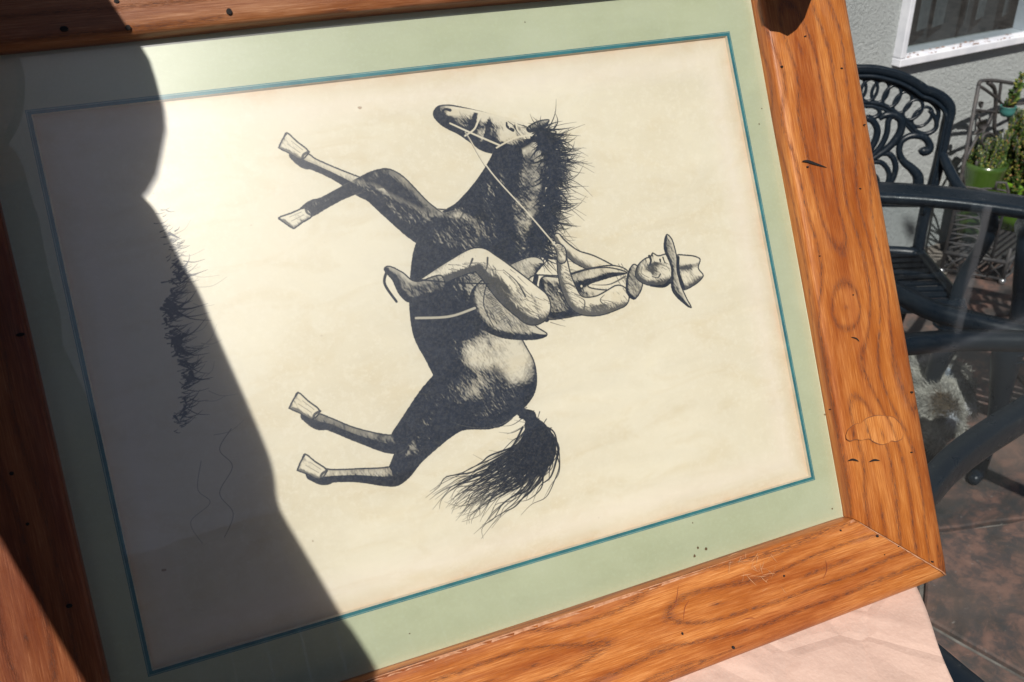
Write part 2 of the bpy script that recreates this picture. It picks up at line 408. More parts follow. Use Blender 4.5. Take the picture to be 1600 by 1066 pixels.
# ------------------------------------------------------------------ cast metal garden chair
def make_chair():
    root = empty('garden_chair')
    def bp(x, z, off=0.0): return Vector((x, .12 * (z - .42) + off, z))          # a point of the leaning back
    def both(pts): return [pts, [(-x, z) for x, z in pts]]
    arch = [(.0, .909), (.034, .908), (.067, .902), (.106, .891), (.145, .873), (.169, .858), (.192, .851), (.216, .838), (.236, .818), (.243, .796), (.241, .766), (.239, .702), (.233, .625), (.222, .546), (.218, .42)]
    full = [(-x, z) for x, z in arch[:0:-1]] + arch
    m = MB()
    prof = [(-.011, -.014), (-.011, .014), (-.004, .018), (.006, .017), (.011, .008), (.011, -.010), (.004, -.016)]
    pts = [bp(x, z) for x, z in full]
    # rail with a raised lip: two concentric tubes
    m.tube(pts, .0165, 10, sub=4, flat=.75)
    inner = [(-x * .93, z - .017) for x, z in arch[:8:-1] if z > .5] + []
    m.tube([bp(x * .962, z - .013, -.012) for x, z in full if z > .5], .0055, 6, sub=4)
    m.tube([bp(x * 1.03, z + .008, -.010) for x, z in full if z > .5], .0055, 6, sub=4)
    m.build('back_frame', M_METAL, root)
    m = MB()
    for s in (-1, 1):
        mid = [(0, .889), (.044, .887), (.082, .876), (.121, .858), (.161, .836), (.187, .830), (.207, .815), (.216, .797), (.214, .765)]
        low = [(0, .829), (.06, .823), (.095, .807), (.128, .785), (.15, .766), (.167, .751), (.186, .745), (.204, .749), (.215, .762), (.212, .781), (.201, .796), (.192, .806)]
        for L, r in ((mid, .0058), (low, .0062)): m.tube([bp(s * x, z) for x, z in L], r, 8, sub=4)
        m.tube([bp(s * x, z - .010) for x, z in low[:6]], .0045, 8, sub=4)
    m.build('back_band', M_METAL, root)
    m = MB()
    rings = [(.0, .860), (.029, .858), (.058, .854), (.089, .842), (.119, .826), (.148, .808), (.175, .789)]
    allr = [(-x, z, -i) for i, (x, z) in enumerate(rings) if i] + [(x, z, i) for i, (x, z) in enumerate(rings)]
    for x, z, i in allr:
        a = math.radians(-i * 7)
        m.tube([bp(x + .021 * math.cos(t) * math.cos(a) - .0285 * math.sin(t) * math.sin(a), z + .021 * math.cos(t) * math.sin(a) + .0285 * math.sin(t) * math.cos(a), -.002 * (i % 2)) for t in [k * math.pi / 10 for k in range(20)]], .0045, 6, closed=True)
    m.build('back_ring_chain', M_METAL, root)
    m = MB()
    hook = [(.192, .56), (.19, .625), (.170, .652), (.145, .671), (.130, .694), (.129, .721), (.143, .736), (.164, .741), (.188, .736), (.203, .721), (.206, .705), (.193, .699), (.186, .706)]
    hr = [.016, .015, .012, .010, .009, .009, .009, .010, .010, .010, .012, .013, .010]
    pl1 = [(.03, .655), (.071, .686), (.095, .705), (.114, .728), (.125, .755), (.121, .781), (.101, .794), (.078, .793), (.065, .783)]
    pr1 = [.008, .009, .010, .011, .011, .011, .010, .009, .006]
    pl2 = [(.03, .655), (.069, .698), (.084, .724), (.090, .751), (.089, .778), (.096, .792)]
    pl3 = [(.02, .65), (.052, .705), (.063, .732), (.063, .758), (.048, .780), (.030, .786)]
    loop = [(.0, .818), (.029, .817), (.046, .816), (.061, .808), (.063, .796), (.05, .787), (.036, .790)]
    lo1 = [(.07, .690), (.096, .694), (.114, .683), (.125, .660), (.124, .632), (.112, .60), (.10, .56)]
    lo2 = [(.03, .668), (.077, .671), (.097, .661), (.110, .640), (.110, .615), (.095, .59)]
    lo3 = [(.02, .62), (.05, .64), (.075, .632), (.083, .61), (.07, .59), (.055, .598)]
    for s in (-1, 1):
        for L, r in ((hook, hr), (pl1, pr1), (pl2, .008), (pl3, .0095), (loop, .006), (lo1, .008), (lo2, .007), (lo3, .007)):
            m.tube([bp(s * x, z) for x, z in L], r, 8, sub=4, flat=.6 if False else 1)
    m.tube([bp(0, .84), bp(0, .79), bp(0, .72), bp(0, .64), bp(0, .57)], [.006, .012, .016, .012, .010], 8, sub=4)
    m.tube([bp(-.215, .556), bp(0, .556), bp(.215, .556)], .0085, 8)
    for x in (-.17, -.115, -.06, 0, .06, .115, .17): m.tube([bp(x - .025, .562), bp(x, .578), bp(x + .025, .562)], .006, 6, sub=3)
    m.build('back_scrollwork', M_METAL, root)
    # seat: rounded rim and open slats
    rim = [(-.205, .0), (-.10, .012), (.10, .012), (.205, .0), (.222, -.03), (.225, -.15), (.228, -.285), (.205, -.315), (.0, -.335), (-.205, -.315), (-.228, -.285), (-.225, -.15), (-.222, -.03)]
    m = MB(); m.tube([(x, y, .42) for x, y in rim], .016, 8, closed=True, sub=3); m.build('seat_rim', M_METAL, root)
    mm = MB(); mm.sweep([(-.212, 0, 0), (-.1, 0, -.006), (0, 0, -.008), (.1, 0, -.006), (.212, 0, 0)], [(-.011, -.003), (.011, -.003), (.011, .003), (-.011, .003)])
    first = None
    for k in range(9):
        if first is None: first = mm.build('seat_slat', M_METAL, root, False); o = first
        else: o = first.copy(); C.objects.link(o); o.parent = root
        o.location = (0, -.02 - k * .0345, .422)
    mm = MB()
    for x in (-.13, 0, .13): mm.tube([(x, .01, .410), (x, -.16, .404), (x, -.325, .41)], .006, 6)
    mm.build('seat_stay', M_METAL, root)
    for s in (-1, 1):
        a = MB()
        a.tube([(s * .238, .035, .70), (s * .246, -.01, .672), (s * .262, -.07, .636), (s * .270, -.14, .628), (s * .264, -.22, .642), (s * .252, -.285, .654), (s * .245, -.325, .640), (s * .243, -.330, .612), (s * .240, -.312, .56), (s * .232, -.290, .50), (s * .222, -.288, .42)],
               [.011, .013, .015, .017, .018, .020, .021, .019, .016, .016, .019], 10, sub=5)
        a.build('armrest', M_METAL, root)
        l = MB()
        l.tube([(s * .215, -.285, .415), (s * .225, -.305, .365), (s * .222, -.300, .30), (s * .214, -.285, .20), (s * .212, -.280, .11), (s * .215, -.292, .045), (s * .220, -.325, .017), (s * .222, -.355, .020)],
               [.034, .036, .030, .022, .017, .017, .018, .013], 10, sub=5)
        for z in (.395, .375, .355): l.tube([(s * .218 + .037 * math.cos(t), -.295 + .037 * math.sin(t), z) for t in [k * math.pi / 6 for k in range(12)]], .0035, 5, closed=True)
        l.build('leg', M_METAL, root)
        l = MB()
        l.tube([(s * .217, .0, .43), (s * .217, .012, .30), (s * .214, .04, .16), (s * .214, .085, .04), (s * .214, .11, .016)], [.022, .020, .017, .016, .018], 10, sub=4)
        l.build('leg', M_METAL, root)
    return root
chairA = make_chair(); aA = math.atan2(-.54, .84)
chairA.location = (2.002, 1.699, 0); chairA.rotation_euler = (0, 0, aA)
tag(chairA, 'dark cast metal chair whose arched scrolled back stands below the window corner', 'chair', 'cast metal garden chairs round the glass table')
chairC = copy_tree(chairA); chairC.location = (2.385, 1.105, 0); chairC.rotation_euler = (0, 0, R_(-61))
tag(chairC, 'dark cast metal chair at the right photo edge, only its front leg and arm showing', 'chair', 'cast metal garden chairs round the glass table')

# ------------------------------------------------------------------ glass table
TC = Vector((1.493, .35, 0)); TZ = .72
def build_table():
    root = empty('glass_table', TC); tag(root, 'oval patio table with dark cast metal rim and clear glass top on curved braces', 'table')
    EA, EB, N = .710, 1.180, 160
    def oval(off, z):
        out = []
        for k in range(N):
            t = 2 * math.pi * k / N; nx, ny = math.cos(t) / EA, math.sin(t) / EB; L = math.hypot(nx, ny)
            out.append((EA * math.cos(t) + nx / L * off, EB * math.sin(t) + ny / L * off, z))
        return out
    prof = [(.004, .700), (-.004, .712), (.004, .7235), (.022, .7225), (.062, .7245), (.088, .7225), (.100, .712), (.100, .696), (.086, .684), (.022, .690)]
    rings = [oval(o_, z_) for o_, z_ in prof]; P = len(prof)
    m = MB(); m.add([q for g in rings for q in g], [(i * N + k, i * N + (k + 1) % N, ((i + 1) % P) * N + (k + 1) % N, ((i + 1) % P) * N + k) for i in range(P) for k in range(N)])
    m.build('table_rim', M_METAL, root)
    m = MB(); m.add(oval(.0, .7205), [tuple(range(N))]); m.build('glass_top', thin_glass('table_glass', (.78, .82, .84), .04, .007, base=.04, gain=.55), root, False)
    zb = .655
    def P(x, y, z=zb): return on_z(x, y, z) - TC
    prof = [(-.013, -.022), (.013, -.022), (.017, -.006), (.014, .010), (-.014, .010), (-.017, -.006)]
    profn = [(-.014, -.040), (.012, -.040), (.018, -.030), (.018, .006), (.014, .012), (-.014, .012), (-.018, .006), (-.018, -.030)]
    hub = P(1700, 548)
    runs = [
        ([hub, P(1650, 604), P(1600, 638), P(1540, 676), P(1490, 714), P(1450, 758), P(1412, 810), P(1385, 880)], profn),
        ([hub, P(1650, 531), P(1600, 529), P(1500, 528), P(1422, 534), P(1350, 548)], prof),
        ([hub, P(1650, 528), P(1600, 517), P(1560, 508), P(1510, 496), P(1460, 482), P(1412, 459), P(1350, 425)], prof),
    ]
    for pts, pf in runs:
        e = pts[-1]; d = (pts[-1] - pts[-2]).normalized(); d.z = 0
        arc = pts + [e + d * .05 + Vector((0, 0, -.02)), e + d * .085 + Vector((0, 0, -.08))]
        b = MB(); b.sweep(arc, pf, sub=6); b.build('brace', M_METAL, root)
        q = e + d * .085; l = MB()
        l.tube([(q.x, q.y, .60), (q.x + d.x * .02, q.y + d.y * .02, .45), (q.x - d.x * .01, q.y - d.y * .01, .25), (q.x, q.y, .08), (q.x + d.x * .05, q.y + d.y * .05, .02)], [.028, .024, .019, .018, .020], 10, sub=5)
        l.build('leg', M_METAL, root)
    b = MB(); e = hub + Vector((.10, -1.05, 0)); b.sweep([hub, hub + Vector((.08, -.4, 0)), e, e + Vector((.04, -.01, -.06))], prof, sub=6); b.build('brace', M_METAL, root)
    l = MB(); l.tube([(e.x + .04, e.y - .01, .60), (e.x + .06, e.y, .3), (e.x + .05, e.y, .08), (e.x + .1, e.y - .02, .02)], [.028, .02, .018, .02], 10, sub=5); l.build('leg', M_METAL, root)
    h = MB(); h.lathe([(.0, .03), (.045, .03), (.05, .015), (.05, -.03), (.0, -.035)], 24, c=hub); h.build('hub', M_METAL, root)
build_table()

# ------------------------------------------------------------------ wrought iron plant cart with pots
def build_cart():
    base = Vector((2.92, 2.0, 0)); eb = Vector((.966, .259, 0)); F = Vector((3.03, 1.83, 0)); nrm = Vector((-eb.y, eb.x, 0)); ea = F - base
    root = empty('plant_cart'); tag(root, 'weathered wrought iron plant cart with scrolled trellis back and slatted lower shelf', 'plant cart')
    def Q(zx, zy): return on_plane(1480 + zx / 5.333, 100 + zy / 5.333, base, nrm)
    L = .46
    m = MB(); r = .0052
    def t(pts, rr=r, n=6, sub=4): m.tube([Q(*p) for p in pts], rr, n, sub=sub)
    tl = Q(262, 178)
    m.tube([(base.x, base.y, .0), (base.x, base.y, .3), tl], .0065, 6)
    top_r = base + eb * L
    t([(262, 178), (272, 152), (310, 138), (400, 140), (560, 165), (640, 190), (760, 240), (860, 330)], .0065)
    m.tube([tuple(Q(860, 330)), (top_r.x, top_r.y, .4), (top_r.x, top_r.y, 0)], .0065, 6)
    t([(255, 600), (170, 760), (125, 880), (140, 1000), (150, 1150)])
    t([(265, 180), (380, 260), (460, 340), (510, 450), (522, 560), (480, 680), (400, 742), (330, 722), (290, 660), (300, 600), (350, 578), (395, 610), (385, 650)])
    t([(340, 155), (390, 200), (405, 290), (400, 400), (392, 520), (405, 600)], .0075)
    t([(450, 155), (430, 300)]); t([(220, 382), (340, 395), (440, 405), (580, 410)]); t([(470, 340), (640, 330), (760, 330)])
    t([(375, 410), (350, 480), (300, 560)], .004); t([(265, 440), (275, 480)], .004)
    c = [(345 + 105 * math.cos(a), 850 + 98 * math.sin(a)) for a in [k * math.pi / 8 for k in range(16)]]
    m.tube([Q(*p) for p in c], r, 6, closed=True); t([(300, 850), (270, 800), (320, 770), (345, 830), (300, 900), (260, 880)], .004)
    t([(400, 748), (440, 800), (465, 870), (458, 1000), (450, 1120)])
    m.build('trellis_back', M_IRON, root)
    def leaf(cx, cy, a, l, w):
        pts = []
        for k in range(12):
            th = k * math.pi / 6; rr_ = 1 + .25 * math.cos(3 * th)
            x = math.cos(th) * l * rr_; y = math.sin(th) * w * rr_
            pts.append(Q(cx + x * math.cos(a) - y * math.sin(a), cy + x * math.sin(a) + y * math.cos(a)))
        n = len(pts); off = nrm * .004; m = MB()
        m.add([p - off for p in pts] + [p + off for p in pts], [tuple(range(n)), tuple(range(n, 2 * n))[::-1]] + [(k, (k + 1) % n, n + (k + 1) % n, n + k) for k in range(n)])
        m.build('leaf_ornament', M_IRON, root)
    leaf(285, 520, 1.5, 48, 32); leaf(262, 560, 2.4, 36, 14); leaf(310, 490, .9, 34, 14); leaf(280, 335, 1.6, 26, 13); leaf(240, 400, .8, 26, 12); leaf(285, 400, 0, 20, 8)
    leaf(300, 880, .3, 34, 18); leaf(390, 870, -.5, 40, 30); leaf(365, 700, 0, 20, 22)
    # lower tier
    zs = .085; m = MB()
    c0, c1, c2, c3 = base, F, F + eb * L, base + eb * L
    for a, b in ((c0, c1), (c1, c2), (c2, c3), (c3, c0)):
        for z, rr_ in ((.02, .005), (zs, .008)): m.tube([(a.x, a.y, z), (b.x, b.y, z)], rr_, 6)
        n = max(3, int((b - a).length / .06))
        for k in range(n):
            p, q = a.lerp(b, k / n), a.lerp(b, (k + 1) / n)
            m.tube([(p.x, p.y, .02), (q.x, q.y, zs)], .0035, 5); m.tube([(p.x, p.y, zs), (q.x, q.y, .02)], .0035, 5)
    for p, h in ((c1, .14), (c2, .14)): m.tube([(p.x, p.y, .012), (p.x, p.y, h)], .007, 6)
    m.build('lower_frame', M_IRON, root)
    m = MB()
    for k in range(7):   # side lattice
        for a, b in (((0, .10 + k * .035), (1, .13 + k * .035)), ((1, .09 + k * .035), (0, .125 + k * .035))):
            p, q = base + ea * (a[0] * .75), base + ea * (b[0] * .75)
            m.tube([(p.x, p.y, a[1]), ((p.x + q.x) / 2 + .012, (p.y + q.y) / 2, (a[1] + b[1]) / 2 + .012), (q.x, q.y, b[1])], .0035, 5, sub=3)
    q = base + ea * .75; m.tube([(q.x, q.y, .02), (q.x, q.y, .34), (q.x - .01, q.y + .01, .37), (q.x - .03, q.y + .03, .37), (q.x - .03, q.y + .03, .345)], .005, 6)
    m.build('side_lattice', M_IRON, root)
    first = None
    for k in range(9):
        s = MB(); a = c0.lerp(c1, (k + .5) / 9); b = c3.lerp(c2, (k + .5) / 9); d = (c1 - c0).normalized() * .006
        s.add([(a.x - d.x, a.y - d.y, zs + .006), (a.x + d.x, a.y + d.y, zs + .006), (b.x + d.x, b.y + d.y, zs + .006), (b.x - d.x, b.y - d.y, zs + .006),
               (a.x - d.x, a.y - d.y, zs), (a.x + d.x, a.y + d.y, zs), (b.x + d.x, b.y + d.y, zs), (b.x - d.x, b.y - d.y, zs)], [(0, 1, 2, 3), (7, 6, 5, 4), (0, 4, 5, 1), (1, 5, 6, 2), (2, 6, 7, 3), (3, 7, 4, 0)])
        s.build('shelf_slat', M_IRON, root, False)
    for p in (c0, c1, c2, c3):
        s = MB(); s.lathe([(0, .024), (.009, .022), (.013, .012), (.009, .003), (0, .0)], 12, c=(p.x, p.y, 0)); s.build('foot', plain('steel_ball', (.45, .45, .46), .3, metal=.8), root)
    return zs + .008
ZS = build_cart()

M_POT = speckle('green_glazed_pot', (.08, .17, .012), (.15, .29, .022), 8, .25, .05, .0005, coat=.6)
M_POT_SHADE = speckle('shaded_green_pot', (.022, .05, .008), (.05, .10, .014), 8, .25, .05, .0005, coat=.6)  # shade on the left pot is put into a darker green
M_SOIL = speckle('potting_soil', (.035, .022, .016), (.12, .07, .045), 90, .95, .8, .004)
def succulent_material():
    m = Mat('succulent_leaf'); ob = m.coord('Object'); gm = m.n('ShaderNodeNewGeometry')
    rn = gm.outputs['Random Per Island']
    col = m.ramp(rn, [(0, (.018, .042, .010)), (.45, (.045, .095, .016)), (.78, (.13, .17, .03)), (.9, (.30, .28, .06)), (1, (.36, .19, .09))])
    return m.done(m.bsdf(col, .45, spec=.5))
M_SUCC = succulent_material()
def make_pot(mat, r, h, c, label, group=None, cat='plant pot'):
    root = empty('plant_pot', c); tag(root, label, cat, group)
    m = MB(); m.lathe([(0, 0), (r * .66, 0), (r * .9, h * .25), (r, h * .55), (r * .97, h * .85), (r * 1.03, h * .93), (r * 1.05, h), (r * .93, h), (r * .9, h * .88), (r * .88, h * .85)], 40); m.build('pot_body', mat, root)
    m = MB(); m.lathe([(0, h * .88), (r * .9, h * .86)], 24); m.build('soil', M_SOIL, root)
    return root
def succulent(name, c, cols, seed, label, r=.011, group=None):
    """upright leafy columns: each a stem with overlapping fleshy leaves"""
    rnd = random.Random(seed); root = empty(name, c); tag(root, label, 'succulent plant', group)
    st = MB(); lf = MB()
    for (x, y, h, lx, ly, w) in cols:
        st.tube([(x, y, 0), (x + lx * .5, y + ly * .5, h * .5), (x + lx, y + ly, h)], [.004, .003, .002], 5)
        n = int(h / .0052)
        for k in range(n):
            f = (k + .5) / n; cx_, cy_, cz = x + lx * f, y + ly * f, h * f; taper = (1 - .45 * f ** 2) * w
            for q in range(3):
                a = k * 2.4 + q * 2.094 + rnd.uniform(-.3, .3); L = r * taper * rnd.uniform(.8, 1.3); d = Vector((math.cos(a), math.sin(a), .55)); e = Vector((-math.sin(a), math.cos(a), 0))
                p = Vector((cx_, cy_, cz)); tip = p + d * L; md = p + d * L * .55
                lf.add([p, md + e * L * .42, tip, md - e * L * .42, md + Vector((0, 0, L * .32)), md - Vector((0, 0, L * .15))], [(0, 1, 4), (1, 2, 4), (2, 3, 4), (3, 0, 4), (1, 0, 5), (2, 1, 5), (3, 2, 5), (0, 3, 5)])
    st.build('stem', M_IRON, root); o = lf.build('foliage', M_SUCC, root, False); o['kind'] = 'stuff'
    return root
make_pot(M_POT_SHADE, .068, .29, (3.085, 2.03, ZS), 'tall green glazed pot on the left of the iron plant cart, shade put into its colour', 'glazed pots on the plant cart')
make_pot(M_POT, .105, .19, (3.325, 2.02, ZS), 'wide bright green glazed pot on the right side of the iron plant cart', 'glazed pots on the plant cart')
_b = on_plane(1556, 178, (2.92, 2.0, 0), Vector((-.259, .966, 0))) + Vector((.009, -.034, 0))
make_pot(speckle('teal_pot', (.04, .16, .15), (.06, .22, .2), 12, .4, .05), .026, .034, _b, 'tiny teal pot held high in the iron trellis above the tall green pot', 'glazed pots on the plant cart')
rnd = random.Random(21)
cl = [(rnd.uniform(-.045, .045), rnd.uniform(-.045, .045), rnd.uniform(.05, .15), rnd.uniform(-.02, .03), rnd.uniform(-.02, .02), 1.1) for _ in range(22)]
succulent('succulent', (3.085, 2.03, ZS + .25), cl, 3, 'short dark succulent with leaning columns growing in the tall green pot', group='potted succulents')
cl = [(rnd.uniform(-.10, .08), rnd.uniform(-.08, .06), rnd.uniform(.15, .30), rnd.uniform(-.06, .03), rnd.uniform(-.03, .03), 1.5) for _ in range(95)] + [(-.07, -.02, .20, -.07, 0, 1.2), (.03, .0, .36, .0, .0, 1.3), (.06, .02, .33, .02, .0, 1.3), (.0, -.02, .24, -.02, 0, 1.3)]
succulent('succulent', (3.325, 2.02, ZS + .16), cl, 5, 'dense bushy succulent with yellow tipped leaves filling the wide bright green pot', group='potted succulents')
succulent('succulent', (_b.x + .008, _b.y, _b.z + .03), [(0, 0, .11, .03, 0, 2.0), (-.008, .005, .03, -.01, 0, 1.0), (.012, -.004, .035, .012, 0, 1.0)], 8, 'single upright succulent column rising from the tiny teal pot', group='potted succulents')

# ------------------------------------------------------------------ the framed picture
A = Vector((0.72760537, 0.59599584, 0.86582346)); E1 = Vector((0.99092324, -0.13442894, 0)); E2 = Vector((0.06563392, 0.48381085, 0.872708)); NF = Vector((-0.11731721, -0.86478664, 0.48824251))
FM = Matrix(((E1.x, E2.x, NF.x), (E1.y, E2.y, NF.y), (E1.z, E2.z, NF.z)))
PW, PH = .7219, .5124
def fp(x, y, h=0.0):                                       # photo direction -> frame plane, local coordinates
    p = on_plane(x, y, A + NF * h, NF) - A; return Vector((p.dot(E1), p.dot(E2), h))

# ---- the print is drawn here: a plain ink-wash horse and rider of its own design
def ink_drawing():
    """generic ink-wash horse and rider, own composition. returns tone array [H,W] 0 paper .. 1 ink, upright"""
    K=2.1; WM,HM=559,788
    W,H=int(WM*K),int(HM*K)
    rs=np.random.RandomState(7)
    O=np.zeros((H,W),np.float32)
    T=np.zeros((H,W),np.float32)      # ink amount, row 0 = bottom
    def vnoise(sx,sy,seed,ang=0):
        r=np.random.RandomState(seed)
        yy,xx=np.mgrid[0:H,0:W].astype(np.float32)/K
        if ang:
            c,s=np.cos(ang),np.sin(ang); xx,yy=c*xx+s*yy,-s*xx+c*yy
        xx=xx/sx+500; yy=yy/sy+500
        g=r.rand(256,256).astype(np.float32)
        x0=np.floor(xx).astype(int);y0=np.floor(yy).astype(int);fx=xx-x0;fy=yy-y0
        fx=fx*fx*(3-2*fx);fy=fy*fy*(3-2*fy)
        G=lambda a,b:g[b%256,a%256]
        return (G(x0,y0)*(1-fx)+G(x0+1,y0)*fx)*(1-fy)+(G(x0,y0+1)*(1-fx)+G(x0+1,y0+1)*fx)*fy
    N1=vnoise(14,9,1)*.5+vnoise(6,4,2)*.3+vnoise(2.2,1.6,3)*.2
    N2=vnoise(9,2.2,4,.5)*.6+vnoise(4,1,5,.5)*.4
    N3=vnoise(1.1,1.1,6)
    def cr(P,n=10,closed=False):
        P=np.array(P,float);m=len(P);out=[]
        idx=range(m if closed else m-1)
        for i in idx:
            if closed: a,b,c,d=P[(i-1)%m],P[i],P[(i+1)%m],P[(i+2)%m]
            else: a,b,c,d=P[max(i-1,0)],P[i],P[i+1],P[min(i+2,m-1)]
            for k in range(n):
                t=k/n;out.append(.5*((2*b)+(c-a)*t+(2*a-5*b+4*c-d)*t*t+(3*b-a-3*c+d)*t**3))
        if not closed: out.append(P[-1])
        return np.array(out)
    def fit(P):
        P=np.array(P,float);P[:,0]=280+(P[:,0]-285)*.91;P[:,1]=415+(P[:,1]-440)*1.10
        if P.shape[1]>2: P[:,2]*=1.02
        return P
    def win(x0,y0,x1,y1):
        a=max(int((x0)*K),0);b=min(int((x1)*K)+1,W);c=max(int(y0*K),0);d=min(int(y1*K)+1,H)
        yy,xx=np.mgrid[c:d,a:b].astype(np.float32)/K
        return (slice(c,d),slice(a,b)),xx,yy
    def limb(pts,n=8):
        """pts (x,y,r): signed distance of a smooth tapered limb"""
        q=fit(cr(pts,n));m=q[:,2].max()+3
        w,xx,yy=win(q[:,0].min()-m,q[:,1].min()-m,q[:,0].max()+m,q[:,1].max()+m)
        D=np.full(xx.shape,1e3,np.float32)
        for (ax,ay,ar),(bx,by,br) in zip(q[:-1],q[1:]):
            dx,dy=bx-ax,by-ay;L=dx*dx+dy*dy+1e-6
            t=np.clip(((xx-ax)*dx+(yy-ay)*dy)/L,0,1)
            D=np.minimum(D,np.hypot(xx-ax-t*dx,yy-ay-t*dy)-(ar+t*(br-ar)))
        return w,xx,yy,D
    def poly(pts,n=8,pad=4):
        q=fit(cr(pts,n,True))
        w,xx,yy=win(q[:,0].min()-pad,q[:,1].min()-pad,q[:,0].max()+pad,q[:,1].max()+pad)
        D=np.full(xx.shape,1e3,np.float32);ins=np.zeros(xx.shape,bool)
        for (ax,ay),(bx,by) in zip(q,np.roll(q,-1,0)):
            dx,dy=bx-ax,by-ay;L=dx*dx+dy*dy+1e-6
            t=np.clip(((xx-ax)*dx+(yy-ay)*dy)/L,0,1)
            D=np.minimum(D,np.hypot(xx-ax-t*dx,yy-ay-t*dy))
            c=((ay>yy)!=(by>yy))&(xx<(dx)*(yy-ay)/(dy if abs(dy)>1e-9 else 1e-9)+ax);ins^=c
        return w,xx,yy,np.where(ins,-D,D)
    sm=lambda a,b,x:np.clip((x-a)/(b-a),0,1)**2*(3-2*np.clip((x-a)/(b-a),0,1))
    def shade(w,xx,yy,D,R,base,bumps=(),lo=.1,hi=.97,contrast=1.0,line=1.0,soft=0,rough=1.0):
        """rounded relief from the distance field + muscle bumps, lit from upper left, put down as wash"""
        d=np.clip(-D,0,R);h=np.sqrt(np.maximum(R*R-(R-d)**2,0))
        for bx,by,rx,ry,an,am in bumps:
            bx,by=fit([(bx,by)])[0];rx*=.91;ry*=1.1
            c,s=np.cos(an),np.sin(an);u=((xx-bx)*c+(yy-by)*s)/rx;v=(-(xx-bx)*s+(yy-by)*c)/ry
            h=h+am*np.exp(-(u*u+v*v)*1.2)
        h=h+1.5*N1[w]*rough+.35*N2[w]*rough
        gy,gx=np.gradient(h,1/K);nz=1/np.sqrt(1+gx*gx+gy*gy)
        l=(-gx*-.50+-gy*.55)*nz+.66*nz
        x=base-(l-.62)*1.25*contrast+(N1[w]-.5)*.36+(N2[w]-.5)*.16
        t=.30*sm(.18,.36,x)+.28*sm(.38,.52,x)+.27*sm(.54,.68,x)+.15*sm(.70,.82,x)
        t=lo+(hi-lo)*t
        t=np.maximum(t,(1-sm(.5,1.5,np.abs(D+.6)))*.92*line*(1-O[w]*(soft>0)))
        a=1-sm(-.2,.45,D+ (N3[w]-.5)*.5)
        if soft: a=a*(1-O[w]*(1-sm(0,soft,-D)));
        T[w]=T[w]*(1-a)+t*a
        O[w]=np.maximum(O[w],a)
    def stroke(pts,r0,r1,v=.9,n=8,mode='max'):
        q=[(x,y,r0+(r1-r0)*i/max(len(pts)-1,1)) for i,(x,y) in enumerate(pts)]
        w,xx,yy,D=limb(q,n);a=(1-sm(-.35,.35,D))
        if mode=='max': T[w]=np.maximum(T[w],a*v)
        else: T[w]=T[w]*(1-a)+v*a
    def hairs(root,dirs,n,L,r=.55,spread=.25,curl=.3,v=.92,seed=0,jit=3):
        rr=np.random.RandomState(seed);q=cr(root,12);dq=cr(dirs,12)
        for i in range(n):
            k=rr.rand()*(len(q)-1);j=int(k);p=q[j]+rr.randn(2)*jit*.5;dv=dq[min(int(k*len(dq)/len(q)),len(dq)-1)]
            an=np.arctan2(dv[1],dv[0])+rr.randn()*spread;l=L*(.5+.7*rr.rand());cu=rr.randn()*curl
            pts=[p]
            for s in range(3):
                an2=an+cu*s;pts.append(pts[-1]+l/3*np.array([np.cos(an2),np.sin(an2)]))
            stroke(pts,r*(.7+.8*rr.rand()),.12,v,5)
    # ------------------------------------------------ ground scrub
    rr=np.random.RandomState(3)
    for x in np.arange(95,345,1.5):
        den=np.exp(-((x-230)/95)**2)*(.55+.45*np.sin(x*.16)+.2*np.sin(x*.47))
        yb=158-.10*(x-95)+5*np.sin(x*.05)
        if rr.rand()<.35+den:
            l=(7+22*rr.rand()**2.0)*(.5+den);a=1.57+rr.randn()*.45
            p=np.array([x,yb+rr.randn()*4]);stroke([p,p+l*.5*np.array([np.cos(a),np.sin(a)]),p+l*np.array([np.cos(a+.25),np.sin(a+.25)])],.45+1.1*den*rr.rand(),.12,.95,4)
        if rr.rand()<den*.9:
            stroke([(x-3,yb+rr.randn()*4),(x+4,yb+rr.randn()*4)],1.1+2.0*rr.rand()*den,.4,.95,4)
    for i in range(200):
        x=110+rr.rand()*225;den=np.exp(-((x-225)/80)**2);yb=158-.10*(x-95)+5*np.sin(x*.05);l=(4+13*rr.rand())*(.4+den);q=1.57+rr.randn()*.3
        p=np.array([x,yb-3+rr.randn()*3]);stroke([p,p+l*.5*np.array([np.cos(q),np.sin(q)]),p+l*np.array([np.cos(q+.2),np.sin(q+.2)])],.35+.5*rr.rand()*den,.1,.9,3)
    for i in range(16):   # stray grass
        x=100+260*rr.rand();y=158+6*rr.randn();a=1.57+rr.randn()*.5;l=16+20*rr.rand()
        stroke([(x,y),(x+.5*l*np.cos(a),y+.5*l*np.sin(a)),(x+l*np.cos(a+.3),y+l*np.sin(a+.3))],.28,.1,.6,5)
    # loose pen flourish under the ground, not letters
    stroke([(352,172),(372,158),(394,166),(420,150),(446,158),(470,146)],.35,.25,.7)
    stroke([(380,140),(410,132),(428,140),(444,120),(470,126)],.3,.2,.6)
    # ------------------------------------------------ far legs
    def hoof(pts):
        P=np.array(pts,float);top=(P[0]+P[1])/2;bot=(P[2]+P[3])/2;ax=bot-top;L=np.hypot(*ax);ax/=L;nx=np.array([-ax[1],ax[0]])
        if nx[0]>0: nx=-nx          # toe side faces left
        tp=top-ax*3;q=[tp+nx*6.4,tp-nx*6.2,tp+ax*L*.55-nx*7.2,tp+ax*L*.95-nx*8.2,tp+ax*(L+1)-nx*6.5,tp+ax*(L+3.5)+nx*3.5,tp+ax*(L+4.5)+nx*12,tp+ax*L*.62+nx*9.4]
        shade(*poly(q,3),5,.22,lo=.02,hi=.75,contrast=1.4)
